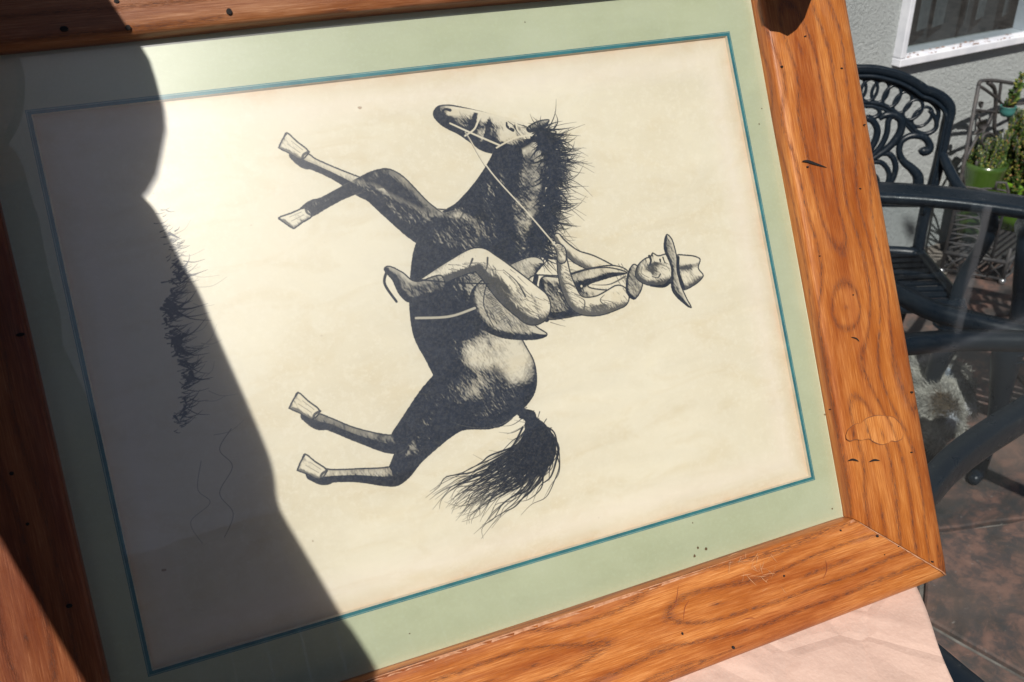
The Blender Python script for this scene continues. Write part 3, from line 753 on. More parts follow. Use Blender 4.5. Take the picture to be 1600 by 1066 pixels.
        stroke([tp+nx*5.5,tp+ax*2,tp-nx*5.5],1.5,1.2,.85);stroke([tp+ax*(L+3.6)+nx*10,tp+ax*(L+2.6)+nx*2,tp+ax*(L)-nx*6],.8,.8,.9)
        stroke([tp+ax*6+nx*4,tp+ax*L*.8+nx*6],.35,.3,.6);stroke([tp+ax*6,tp+ax*L*.85+nx*1],.35,.3,.6)
    shade(*limb([(196,420,26),(150,392,18),(106,372,12.5),(98,356,10),(106,325,6.8),(116,300,6.4),(120,288,8),(126,276,6)]),10,.95,lo=.3)
    hoof([(119,282),(131,280),(140,264),(130,256),(117,266)])
    shade(*limb([(352,420,36),(372,372,22),(402,332,12),(412,318,10.5),(392,286,7.2),(372,262,6.8),(366,252,8.6),(356,242,6.2)]),12,.95,lo=.3)
    hoof([(362,248),(350,250),(334,236),(338,226),(356,234)])
    # ------------------------------------------------ tail
    rr=np.random.RandomState(11)
    tail=cr([(404,448),(432,470),(462,462),(486,430),(500,392),(520,364)],14)
    for i in range(230):
        o=rr.randn()*1.0;k0=int(rr.rand()*25);k1=min(len(tail)-1,k0+int(18+45*rr.rand()))
        seg=tail[k0:k1:6].copy()
        for m_,pt in enumerate(seg):
            f=(k0+m_*6)/len(tail);pt+=np.array([o*8*(0.4+2.1*f),o*6*(0.4+2.1*f)])+rr.randn(2)*1.8*(1+f)
        if len(seg)>1: stroke(seg,.8+1.5*rr.rand(),.15,.93,5)
    for i in range(26):
        k0=int(rr.rand()*50)+8;p=tail[k0];a=-1.0+rr.randn()*.5;l=20+30*rr.rand();o=rr.randn(2)*8
        stroke([p+o,p+o+l*.5*np.array([np.cos(a),np.sin(a)]),p+o+l*np.array([np.cos(a-.3),np.sin(a-.3)])],.6,.1,.85,5)
    # ------------------------------------------------ body of the horse
    body=[(158,452),(150,426),(160,398),(184,380),(214,370),(252,362),(292,360),(326,368),(352,372),(384,366),(408,388),(420,420),(412,450),(390,474),(356,480),(322,472),(290,468),(258,474),(236,490),(214,498),(186,486)]
    shade(*poly(body,8),40,.95,[(196,432,30,42,.3,20),(180,408,18,22,0,9),(262,420,44,34,0,16),(372,430,36,40,-.4,26),(340,400,22,26,0,10),(300,440,26,20,0,-7),(226,400,10,30,.3,-8),(392,398,14,30,.3,9)],contrast=1.75)
    # neck
    neck=[(238,490),(205,508),(165,522),(122,534),(88,538),(66,530),(60,512),(72,490),(96,474),(120,454),(140,432),(156,410),(200,426)]
    shade(*poly(neck,8),26,.84,[(120,505,46,12,-.25,13),(170,486,40,12,-.1,9),(92,512,16,10,0,7),(160,440,20,18,0,-6),(190,500,30,6,-.4,5)],contrast=1.7,soft=14)
    for p_,r0 in (([(150,440),(166,428),(184,418)],1.6),([(232,486),(222,462),(214,440)],1.8),([(206,470),(200,446),(204,418)],1.2),([(84,486),(104,480),(128,462)],1.0)): stroke(p_,r0,.3,.95)
    # head
    ca,sa=np.cos(.21),np.sin(.21)
    def Mh(L): return [(72+(x-112)*ca-(y-592)*sa,528+(x-112)*sa+(y-592)*ca) for x,y in L]
    def mb(L): return [(*Mh([(x,y)])[0],rx,ry,an+.21,am) for x,y,rx,ry,an,am in L]
    head=[(122,592),(104,592),(90,580),(72,560),(54,536),(44,520),(42,508),(50,500),(62,502),(72,508),(82,516),(96,524),(110,532),(120,546),(128,566)]
    shade(*poly(Mh(head),8),13,.78,mb([(106,554,12,12,0,10),(74,540,5,24,.85,6),(56,514,8,7,0,6),(96,574,8,6,0,-5),(88,544,4,16,.9,-4)]),contrast=1.8,soft=6)
    for e in ([(120,588),(124,606),(117,618),(109,604),(110,590)],[(108,590),(108,607),(100,616),(97,602),(101,588)]):
        shade(*poly(Mh(e),6),5,.7,lo=.3)
    stroke(Mh([(98,573),(92,569),(87,570)]),2.0,1.0,.98);stroke(Mh([(100,577),(93,576),(86,572)]),.7,.4,.95);stroke(Mh([(94,571),(93,571)]),.5,.5,.1,mode='set')
    stroke(Mh([(51,519),(48,514),(52,510)]),1.8,.9,.98);stroke(Mh([(45,506),(54,509),(64,511)]),.7,.3,.95)
    stroke(Mh([(94,586),(78,566),(60,541),(49,523)]),1.8,1.0,.06,mode='set')
    for L in ([(112,592),(108,572),(112,548)],[(90,580),(100,578),(113,582)],[(66,550),(74,542),(82,534),(86,522)],[(110,552),(88,532),(66,513)]): stroke(Mh(L),1.1,.9,.08,mode='set')
    bit=Mh([(82,524)])[0]
    # near legs
    shade(*limb([(180,428,28),(164,396,22),(132,366,15.5),(112,350,12.5),(104,338,10.5),(86,318,7),(70,298,6.6),(64,290,8.6),(56,282,6.4)]),11,.88,[(160,392,10,24,.6,6)],contrast=1.5,soft=16)
    hoof([(63,288),(50,290),(36,276),(40,266),(58,274)])
    shade(*limb([(378,424,40),(384,384,29),(420,340,18),(446,318,12.5),(448,306,10.5),(438,278,7.4),(432,256,7),(430,246,8.8),(424,236,6.6)]),14,.9,[(384,392,16,30,.5,12),(432,326,6,14,.8,4)],contrast=1.5,soft=22)
    hoof([(432,242),(420,246),(406,232),(410,220),(428,228)])
    # mane
    crest=[(70,536),(100,543),(140,536),(180,522),(222,504)]
    hairs(crest,[(.5,1),(.7,.9),(.8,.8),(.9,.7),(1,.6)],300,32,1.2,.45,.35,seed=5,jit=6)
    hairs(crest,[(.7,-.6),(.8,-.5),(.8,-.4),(.8,-.5),(.7,-.6)],260,22,1.6,.5,.25,seed=6,jit=8)
    hairs(crest,[(.2,1),(.3,1),(.4,1),(.6,.9),(.7,.8)],80,46,.7,.5,.35,seed=16,jit=6)
    hairs([(74,540),(64,536)],[(-.2,.5),(-.9,.1)],22,18,.8,.5,.3,seed=8,jit=3)
    # ------------------------------------------------ saddle, rider
    saddle=[(222,494),(232,512),(246,500),(276,482),(306,488),(322,500),(326,486),(316,452),(296,430),(262,424),(240,440)]
    shade(*poly(saddle,6),10,.46,lo=.2,contrast=1.2)
    stroke([(244,446),(270,438),(300,444)],.8,.5,.95)
    stroke([(272,428),(276,400),(270,366)],1.3,1.3,.35,mode='set')
    # far arm
    shade(*limb([(268,588,12),(246,566,10),(232,548,8),(214,536,6),(204,532,5)]),8,.35,lo=.02,hi=.8)
    # torso and shirt
    torso=[(246,496),(252,528),(250,560),(252,588),(262,604),(280,606),(300,596),(310,574),(308,540),(306,508),(296,488),(264,484)]
    shade(*poly(torso,8),18,.20,[(276,560,14,30,0,8),(296,530,8,22,0,-5),(262,530,7,20,.2,-5)],lo=.0,hi=.8,contrast=1.5)
    for p_ in ([(256,580),(266,556),(262,530)],[(300,580),(290,556),(296,530)],[(304,552),(288,534),(300,512)],[(256,520),(272,512),(290,516)],[(270,600),(276,580),(272,560)]): stroke(p_,1.1,.3,.8)
    vest=[(266,604),(254,584),(251,560),(254,528),(250,506),(272,500),(302,506),(306,540),(309,574),(298,597),(288,600),(280,570),(272,556),(268,580)]
    shade(*poly(vest,6),8,.66,[(264,550,8,24,0,5),(296,560,8,26,0,5)],lo=.12,contrast=1.5)
    for y_ in (536,522,548): stroke([(271,y_),(271.5,y_)],1.2,1.2,.05,mode='set')
    stroke([(248,500),(272,494),(304,502)],3.0,3.0,.95);stroke([(262,497),(268,496)],2.4,2.4,.1,mode='set')
    # trousers / boot
    shade(*limb([(284,490,22),(256,470,21),(226,452,16),(214,440,14),(220,414,11),(232,384,9),(238,366,7)]),13,.28,[(246,466,20,10,.4,8),(222,424,6,20,.2,5)],lo=.02,hi=.85,contrast=1.6)
    for p_ in ([(296,476),(268,466),(240,462)],[(214,452),(228,448),(238,438)],[(212,436),(224,428),(232,412)],[(270,484),(250,478),(232,466)]): stroke(p_,1.2,.3,.85)
    boot=[(224,400),(244,400),(250,376),(250,362),(238,354),(220,350),(206,344),(202,350),(212,362),(226,374)]
    shade(*poly(boot,6),7,.72,lo=.3)
    stroke([(246,448),(236,410),(222,368)],1.1,1.1,.9);stroke([(206,348),(222,342),(246,350)],1.6,1.4,.95)
    # near arm, hand
    shade(*limb([(294,588,14),(300,562,12),(292,540,10.5),(262,532,9),(234,532,7)]),9,.22,[(298,566,6,16,0,4)],lo=.0,hi=.8,contrast=1.6)
    shade(*limb([(232,532,6.2),(222,533,6.4),(216,530,4.6)]),6,.3,lo=.02,hi=.7)
    stroke([(230,538),(222,534),(216,536)],.6,.4,.8);stroke([(230,532),(221,529),(214,530)],.6,.4,.8)
    for p_ in ([(304,572),(294,566),(288,572)],[(300,546),(290,548),(282,540)],[(270,540),(264,532),(268,524)]): stroke(p_,1.0,.3,.8)
    stroke([(218,530),(170,506),(110,474),bit],.8,.7,.05,mode='set');stroke([(218,528),(170,504),(110,472),bit],.3,.3,.8)
    for k in range(4): stroke([(225-k*2.6,538-k*.6),(222-k*2.2,532-k*.4),(224-k*2.2,527)],.45,.3,.9)
    stroke([(222,528),(206,500),(210,470)],.6,.5,.85)
    # neckerchief, head, hat
    shade(*poly([(262,606),(256,614),(268,620),(288,618),(302,606),(292,598),(276,600)],6),5,.5,lo=.15)
    shade(*poly([(260,616),(252,626),(250,634),(246,638),(251,644),(252,656),(270,664),(288,658),(292,640),(286,622),(274,612)],6),11,.30,[(258,640,5,10,0,4),(272,630,8,8,0,-4)],lo=.03,hi=.85,contrast=1.4)
    stroke([(255,649),(263,650)],.9,.6,.95);stroke([(257,645),(260,645)],1.2,.9,.98);stroke([(250,633),(256,634),(262,631)],1.7,1.0,.92);stroke([(252,628),(257,628)],.6,.4,.9);stroke([(262,622),(270,620),(278,628)],1.0,.4,.6);stroke([(262,640),(268,634),(268,628)],.9,.3,.6);stroke([(276,642),(280,638),(277,632)],1.0,.6,.85)
    stroke([(284,656),(292,644),(288,628)],2.8,1.5,.93)
    shade(*poly([(258,660),(258,680),(266,694),(278,690),(290,694),(300,680),(300,662)],6),10,.30,[(270,678,6,14,0,5)],lo=.03,hi=.85,contrast=1.3)
    shade(*poly([(232,664),(226,658),(244,652),(270,656),(300,652),(322,664),(328,672),(312,668),(290,664),(262,666),(246,666)],6),5,.55,lo=.2)
    stroke([(259,667),(278,664),(300,667)],2.2,2.2,.93)
    rr=np.random.RandomState(31)
    for (x0,y0,dx,dy,n,an,l) in ((284,520,14,26,46,.9,13),(300,556,7,22,30,1.1,10),(262,470,28,10,60,.5,12),(222,426,7,22,36,1.2,10),(292,480,16,10,40,.7,12),(270,596,18,6,20,.3,9),(266,640,8,8,14,.9,6),(258,534,22,5,26,.8,8)):
        for k in range(n):
            x,y=x0+rr.randn()*dx*.6,y0+rr.randn()*dy*.6;q=an+rr.randn()*.12;L=l*(.5+rr.rand())
            stroke([(x,y),(x+L*.5*np.cos(q)+.4,y+L*.5*np.sin(q)),(x+L*np.cos(q),y+L*np.sin(q))],.42,.15,.8,3)
    for k in range(44): # fringe of the trouser seam
        t_=k/43;x,y=(296-t_*84,462-t_*30) if t_<.75 else (233-(t_-.75)*20,439-(t_-.75)*150);stroke([(x,y),(x+3+rr.randn(),y-7-4*rr.rand())],.55,.2,.85,3)
    # loose ends of the wash
    T=np.clip(T*1.09,0,1)
    return T,W,H
def build_picture():
    root = empty('framed_picture'); root.matrix_world = Matrix.Translation(A) @ FM.to_4x4()
    tag(root, 'large framed print tipped up on the table, worn orange wood frame and sage green mat', 'framed picture')
    inn = [Vector((-.752, -.058, 0)), Vector((.0273, -.050, 0)), Vector((.036, .565, 0)), Vector((-.757, .563, 0))]
    outc = [Vector((-.870, -.176, 0)), Vector((.147, -.1525, 0)), Vector((.158, .68, 0)), Vector((-.87, .68, 0))]
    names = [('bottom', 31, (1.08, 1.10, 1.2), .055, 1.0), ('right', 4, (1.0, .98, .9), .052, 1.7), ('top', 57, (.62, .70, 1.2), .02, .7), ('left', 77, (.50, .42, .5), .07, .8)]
    prof = [(0.0, .0005), (0.0, .0155), (.010, .0188), (.030, .0205), (.10, .0215), (.30, .0225), (.55, .0230), (.75, .0225), (.86, .0212), (.925, .0182), (.965, .0136), (.99, .008), (1.0, .001), (.997, -.008), (.0, -.008)]
    for k, (nm, seed, tone, v0, fig) in enumerate(names):
        i0, i1, o0, o1 = inn[k], inn[(k + 1) % 4], outc[k], outc[(k + 1) % 4]
        d = (i1 - i0).normalized(); N = 60; v = []; uv = []; f = []; P = len(prof); rnd = random.Random(k)
        wv = [rnd.uniform(-1, 1) for _ in range(8)]
        for i in range(N + 1):
            t = i / N
            t2 = t if t not in (0, 1) else t
            wob = .0006 * sum(wv[q] * math.sin((q + 1) * 2.3 * t + wv[-q]) for q in range(5))
            for s, h in prof:
                p = (i0.lerp(i1, t)).lerp(o0.lerp(o1, t), s)
                hh = h - (.0007 if i in (0, N) and h > .002 else 0)
                p = p + Vector((0, 0, hh))
                if 0 < i < N: p += Vector((d.y, -d.x, 0)) * wob * (1 if s in (0, 1) else .5)
                else: p += d * (.00035 if i == 0 else -.00035)
                v.append(p); q = p - i0; across = q.x * d.y - q.y * d.x
                uv.append((q.x * d.x + q.y * d.y + k * 3.0, across - v0 + (-.012 if s > .9 else 0) + (h if s == 0 else .0155) + (0 if s > .03 else (h - .0155) * .3)))
        for i in range(N):
            for j in range(P): f.append((i * P + j, (i + 1) * P + j, (i + 1) * P + (j + 1) % P, i * P + (j + 1) % P))
        f += [tuple(range(P)), tuple(range(N * P, N * P + P))[::-1]]
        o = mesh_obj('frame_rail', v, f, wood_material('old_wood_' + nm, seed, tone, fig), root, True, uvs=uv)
        by_angle(o, 50)
        if k in (0, 1): o['label'] = {0: 'bottom rail, scratched orange wood', 1: 'right rail with knots, cracks and a ring stain'}[k]
    # worn pale lip of the bottom rail; the mitre strip is a painted highlight
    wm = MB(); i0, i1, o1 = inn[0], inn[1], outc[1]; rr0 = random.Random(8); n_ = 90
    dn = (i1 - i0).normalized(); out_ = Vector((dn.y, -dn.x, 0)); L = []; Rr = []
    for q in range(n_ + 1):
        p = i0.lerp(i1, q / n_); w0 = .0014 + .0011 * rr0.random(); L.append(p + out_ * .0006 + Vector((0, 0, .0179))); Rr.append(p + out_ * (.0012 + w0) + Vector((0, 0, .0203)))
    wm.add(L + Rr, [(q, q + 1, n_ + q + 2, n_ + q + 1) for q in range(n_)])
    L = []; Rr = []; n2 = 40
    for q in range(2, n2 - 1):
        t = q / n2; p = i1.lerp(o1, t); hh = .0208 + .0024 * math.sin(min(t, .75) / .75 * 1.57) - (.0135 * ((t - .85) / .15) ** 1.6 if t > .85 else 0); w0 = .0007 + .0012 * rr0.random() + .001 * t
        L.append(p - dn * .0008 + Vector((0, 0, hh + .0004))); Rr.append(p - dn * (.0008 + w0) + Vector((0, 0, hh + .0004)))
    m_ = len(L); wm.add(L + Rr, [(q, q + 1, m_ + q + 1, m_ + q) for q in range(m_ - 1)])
    wm.build('worn_lip_mitre_highlight', speckle('worn_wood_highlight', (.36, .15, .07), (.56, .29, .17), 160, .6, .3, .0004), root, False)
    # mat board: sheet with window, painted teal line and pale bevel down to the print
    def ring(name, offs, mat, zs_):
        co = [(-PW, 0), (0, 0), (0, PH), (-PW, PH)]; dirs = [(1, 1), (-1, 1), (-1, -1), (1, -1)]; v = []
        for off, z in zip(offs, zs_): v += [(x + sx * off, y + sy * off, z) for (x, y), (sx, sy) in zip(co, dirs)]
        f = [(i, (i + 1) % 4, 4 + (i + 1) % 4, 4 + i) for i in range(4)]
        return mesh_obj(name, v, f, mat, root)
    sage = mat_board_material()
    v = [(-.775, -.066, 0), (.034, -.066, 0), (.048, .610, 0), (-.775, .585, 0), (-PW, 0, 0), (0, 0, 0), (0, PH, 0), (-PW, PH, 0)]
    mesh_obj('mat_board', v, [(i, (i + 1) % 4, 4 + (i + 1) % 4, 4 + i) for i in range(4)], sage, root)
    teal = speckle('teal_line', (.010, .115, .15), (.022, .19, .22), 50, .7, .1, .0003); tealp = speckle('teal_line_pale', (.16, .30, .28), (.26, .38, .34), 60, .7, .1, .0003)
    ring('thin_border_line', (0.0, .0007), teal, (.0, .0)); ring('pale_border_gap', (.0007, .0014), tealp, (.0, .0)); ring('teal_border_line', (.0014, .0044), teal, (.0, -.0001))
    ring('mat_bevel', (.0044, .0054), speckle('bevel_card', (.52, .47, .36), (.60, .56, .46), 60, .8), (-.0001, -.0034))
    T, TW, TH = ink_drawing()
    img = bpy.data.images.new('ink_print', TW, TH, alpha=False, float_buffer=False); img.colorspace_settings.name = 'Non-Color'
    px = np.ones((TH, TW, 4), np.float32); px[..., :3] = T[..., None]; img.pixels.foreach_set(px.ravel()); img.update(); img.pack()
    b = .005
    me = mesh_obj('print', [(-PW + b, b, -.0035), (-b, b, -.0035), (-b, PH - b, -.0035), (-PW + b, PH - b, -.0035)], [(0, 1, 2, 3)], paper_material(img, PW, PH), root, uvs=[(1, 0), (1, 1), (0, 1), (0, 0)])
    me['label'] = 'cream paper print of an ink wash horse and rider, turned on its side'
    m = MB(); m.box(-.80, -.09, -.011, .06, .63, -.005); m.build('backing_board', speckle('backing_card', (.3, .22, .14), (.36, .27, .18), 40, .9), root, False)
    mesh_obj('glass', [(-.76, -.060, .0022), (.026, -.052, .0022), (.034, .600, .0022), (-.762, .570, .0022)], [(0, 1, 2, 3)], thin_glass('picture_glass', (.97, .98, .97), .015, .006, base=.04, smear=.15), root)
    # nail and worm holes, cracks
    hm = MB()
    def spot(x, y, a, b_, ang=0, h=.0228, dz=.0005):
        c = fp(x, y, h); n = 9
        q = [(c.x + (math.cos(t) * a * math.cos(ang) - math.sin(t) * b_ * math.sin(ang)), c.y - (math.cos(t) * a * math.sin(ang) + math.sin(t) * b_ * math.cos(ang)), h + dz) for t in [k * 2 * math.pi / n for k in range(n)]]
        hm.add([(c.x, c.y, h + dz * 1.6)] + q + [(p[0], p[1], h - .0015) for p in q], [(0, k + 1, (k + 1) % n + 1) for k in range(n)] + [(k + 1, n + k + 1, n + (k + 1) % n + 1, (k + 1) % n + 1) for k in range(n)])
    k_ = .00058
    for x, y, a, b_, g in [(1222, 104, 2.6, 1.6, .3), (1315, 107, 3, 1.7, .2), (1258, 57, 3, 1.5, -.2), (1351, 195, 2.2, 1.4, 0), (1344, 295, 2.6, 1.4, .4), (1333, 461, 1.8, 1.4, 0), (1425, 613, 3, 1.9, .2), (1424, 707, 3, 1.5, .2),
                        (1371, 838, 3, 2.2, .3), (1457, 878, 3, 1.8, .5), (1404, 854, 1.5, 1.3, 0), (1382, 867, 1.3, 1.2, 0), (1066, 990, 3, 2.2, 1.2), (1146, 1012, 3.4, 2.6, 1), (1314, 829, 1.8, 1.2, 1.2), (1225, 900, 2.2, 2.0, 0), (1262, 261, 2.2, 1.6, .3),
                        (18, 740, 3, 3, 0), (43, 819, 2.5, 2.5, 0), (108, 947, 4.5, 3, .2), (32, 523, 6, 2.6, 0), (358, 18, 4.5, 5, 0), (200, 43, 4, 4, 0), (182, 2, 4, 3, 0), (100, 45, 6, 4, 0), (1297, 640, 1.6, 1.2, 0), (1281, 400, 1.2, 1, 0)]:
        spot(x, y, a * k_, b_ * k_, g)
    hm.build('nail_holes', M_DARKHOLE, root, False)['kind'] = 'stuff'
    hm = MB()
    def crack(pts, w, mat, name, h=.0236):
        m = MB(); P = [fp(x, y, h) for x, y in pts]; P, _ = smooth_line(P, [0] * len(P), 4, False); n = len(P)
        L = []; Rr = []
        for i, p in enumerate(P):
            t = (P[min(i + 1, n - 1)] - P[max(i - 1, 0)]).normalized(); s = Vector((-t.y, t.x, 0)) * w * math.sin(math.pi * (i + .3) / (n - .4)) ; L.append(p + s); Rr.append(p - s)
        m.add(L + Rr, [(i, i + 1, n + i + 1, n + i) for i in range(n - 1)]); o = m.build(name, mat, root, False); return o
    for pts, w in [([(1253, 252), (1262, 252), (1274, 256), (1292, 262)], .0016), ([(1325, 720), (1333, 718), (1342, 721)], .0011), ([(1358, 722), (1366, 719), (1375, 720)], .0012), ([(1330, 527), (1338, 529), (1343, 534)], .0008)]:
        crack(pts, w, M_DARKHOLE, 'crack')
    stain = plain('dark_ring_stain', (.17, .065, .03), .6)
    SO = [(1322, 680), (1325, 672), (1330, 667), (1336, 663), (1346, 661), (1352, 655), (1362, 651), (1373, 649), (1385, 650), (1396, 652), (1403, 658), (1409, 665), (1412, 675), (1410, 685), (1401, 690), (1393, 689), (1389, 692), (1378, 695), (1366, 691), (1358, 686), (1347, 688), (1336, 687), (1329, 689), (1323, 686)]
    STAIN = [SO[a:a + 5] for a in range(0, 24, 4)] 
    STAIN[-1] = SO[20:] + [SO[0]]
    cen = fp(1362, 673, .0236); i0, i1 = inn[1], inn[2]; dd = (i1 - i0).normalized(); vv = [cen] + [fp(x, y, .0236) for x, y in SO]; uvs_ = []
    for q in vv:
        w_ = q - i0; uvs_.append((w_.x * dd.x + w_.y * dd.y + 3.0, w_.x * dd.y - w_.y * dd.x - .052))
    mesh_obj('bleached_patch', [(q.x, q.y, .02355) for q in vv], [(0, k + 1, (k + 1) % 24 + 1) for k in range(24)], wood_material('bleached_wood', 4, (1.22, 1.35, 1.5), 1.7), root, uvs=uvs_)
    for pts in STAIN:
        crack(pts, .00042, stain, 'ring_stain', .0238)
    pale = plain('bare_scratch', (.62, .33, .17), .6); rr = random.Random(5)
    for i in range(34):
        x, y = rr.gauss(1176, 22), rr.gauss(893, 14); a = rr.choice((.2, -1.1, -1.3, .9, -.3)) + rr.gauss(0, .25); L = rr.uniform(5, 26)
        crack([(x, y), (x + L * .5 * math.cos(a), y + L * .5 * math.sin(a) + rr.gauss(0, 1)), (x + L * math.cos(a), y + L * math.sin(a))], rr.uniform(.00006, .00026), pale, 'scratch', .0236)
    dk = plain('dark_scratch', (.22, .05, .015), .6)
    for pts in [[(1042, 960), (1055, 945), (1060, 915)], [(1286, 905), (1292, 890), (1290, 875)], [(1160, 968), (1172, 966), (1180, 966)], [(1068, 970), (1070, 950), (1077, 938)]]: crack(pts, .0005, dk, 'scratch', .0236)
    fm = MB(); hm = fm
    for x, y, a in [(1090, 856, 3), (1103, 858, 3.4), (1085, 869, 3.4), (1082, 817, 1.5), (1190, 170, 1.6), (1186, 194, 1.6), (1300, 795, 2), (820, 35, 1.5), (640, 990, 1.6)]:
        c = fp(x, y, .0); n = 7
        fm.add([(c.x + math.cos(t) * a * k_ * rr.uniform(.6, 1.1), c.y + math.sin(t) * a * k_ * rr.uniform(.6, 1.1), .0004) for t in [k * 2 * math.pi / n for k in range(n)]], [tuple(range(n))])
    fm.build('fly_specks', plain('fly_speck', (.12, .07, .03), .8), root, False)['kind'] = 'stuff'
    return root
build_picture()

# ------------------------------------------------------------------ brown wrapping paper under the frame
def build_paper():
    z0 = .7262; a = on_z(1434, 925, z0); b = on_z(1490, 1066, z0); d = (b - a); d.z = 0; d.normalize(); n = Vector((-d.y, d.x, 0))
    if n.x > 0: n = -n
    o = a - d * .10; NU, NV = 170, 170; LU, LV = .62, .62; v = []; uv = []; rnd = np.random.RandomState(3)
    folds = [(rnd.uniform(0, 1), rnd.uniform(0, 1), rnd.uniform(0, math.pi), rnd.uniform(.0006, .0028)) for _ in range(30)]
    for i in range(NU + 1):
        for j in range(NV + 1):
            u, w = i / NU * LU, j / NV * LV; h = 0
            for fx, fy, an, am in folds:
                s = (u / LU - fx) * math.cos(an) + (w / LV - fy) * math.sin(an); l = -(u / LU - fx) * math.sin(an) + (w / LV - fy) * math.cos(an)
                h += am * math.exp(-abs(s) * 48) * math.exp(-(l * 2.6) ** 2)
            h += .0012 * math.sin(u * 31 + w * 17) * math.sin(w * 23 - u * 9)
            h = max(h, -.0008) * min(1, .25 + w / .12)
            edge = .0015 * math.sin(u * 40) if j == 0 else 0
            p = o + d * u + n * (w + edge); v.append((p.x, p.y, z0 + .0006 + h))
    f = [(i * (NV + 1) + j, (i + 1) * (NV + 1) + j, (i + 1) * (NV + 1) + j + 1, i * (NV + 1) + j + 1) for i in range(NU) for j in range(NV)]
    m = Mat('kraft_paper'); ob = m.coord('Object'); q = m.noise(ob, 16, 5, .6); r = m.noise(ob, 300, 3, .6)
    col = m.mix(m.ramp(q, [(.3, 0.0), (.7, 1.0)]), (.58, .41, .34), (.68, .49, .41)); col = m.mix(m.math('MULTIPLY', m.ramp(r, [(.45, 0.0), (.7, 1.0)]), .3), col, (.74, .56, .48))
    vo = m.n('ShaderNodeTexVoronoi'); vo.feature = 'DISTANCE_TO_EDGE'; vo.inputs['Scale'].default_value = 13; m.l(m.coord('Object', (1, 1, 0)), vo.inputs['Vector'])
    nrm = m.bump(m.math('ADD', m.math('MULTIPLY', q, 1.0), m.math('MULTIPLY', m.ramp(vo.outputs['Distance'], [(0, 0.0), (.12, 1.0)]), .35)), .8, .005)
    mt = m.done(m.bsdf(col, .75, m.bump(r, .2, .0003, nrm), spec=.3))
    o = mesh_obj('wrapping_paper', v, f, mt, None, True)
    sol = o.modifiers.new('t', 'SOLIDIFY'); sol.thickness = .0004; sol.offset = 1
    tag(o, 'creased brown wrapping paper lying on the glass table beneath the picture frame', 'paper')
build_paper()

# ------------------------------------------------------------------ bodies: one continuous skin each
def fuse(mb_list, voxel, name, mats, pick, smooth=6, parent=None):
    m = MB()
    for q in mb_list: m.add(q.v, q.f)
    o = m.build(name, None)
    r = o.modifiers.new('r', 'REMESH'); r.mode = 'VOXEL'; r.voxel_size = voxel
    s = o.modifiers.new('s', 'SMOOTH'); s.factor = .5; s.iterations = smooth
    dg = bpy.context.evaluated_depsgraph_get(); me = bpy.data.meshes.new_from_object(o.evaluated_get(dg)); me.name = name
    o.modifiers.clear(); o.data = me; me.materials.clear()
    for q in mats: me.materials.append(q)
    me.polygons.foreach_set('use_smooth', [True] * len(me.polygons))
    if len(mats) > 1:
        me.polygons.foreach_set('material_index', [pick(p.center) for p in me.polygons])
    if parent is not None: o.parent = parent
    return o
def blob(c, rx, ry, rz, M=None, n=16):
    m = MB(); prof = [(math.sin(math.pi * k / n), -math.cos(math.pi * k / n)) for k in range(n + 1)]; m.lathe(prof, 20)
    c = Vector(c); m.v = [tuple(c + ((M @ Vector((x * rx, y * ry, z * rz))) if M is not None else Vector((x * rx, y * ry, z * rz)))) for x, y, z in m.v]; return m
def limb(pts, r, n=12, sub=4): m = MB(); m.tube(pts, r, n, sub=sub); return m

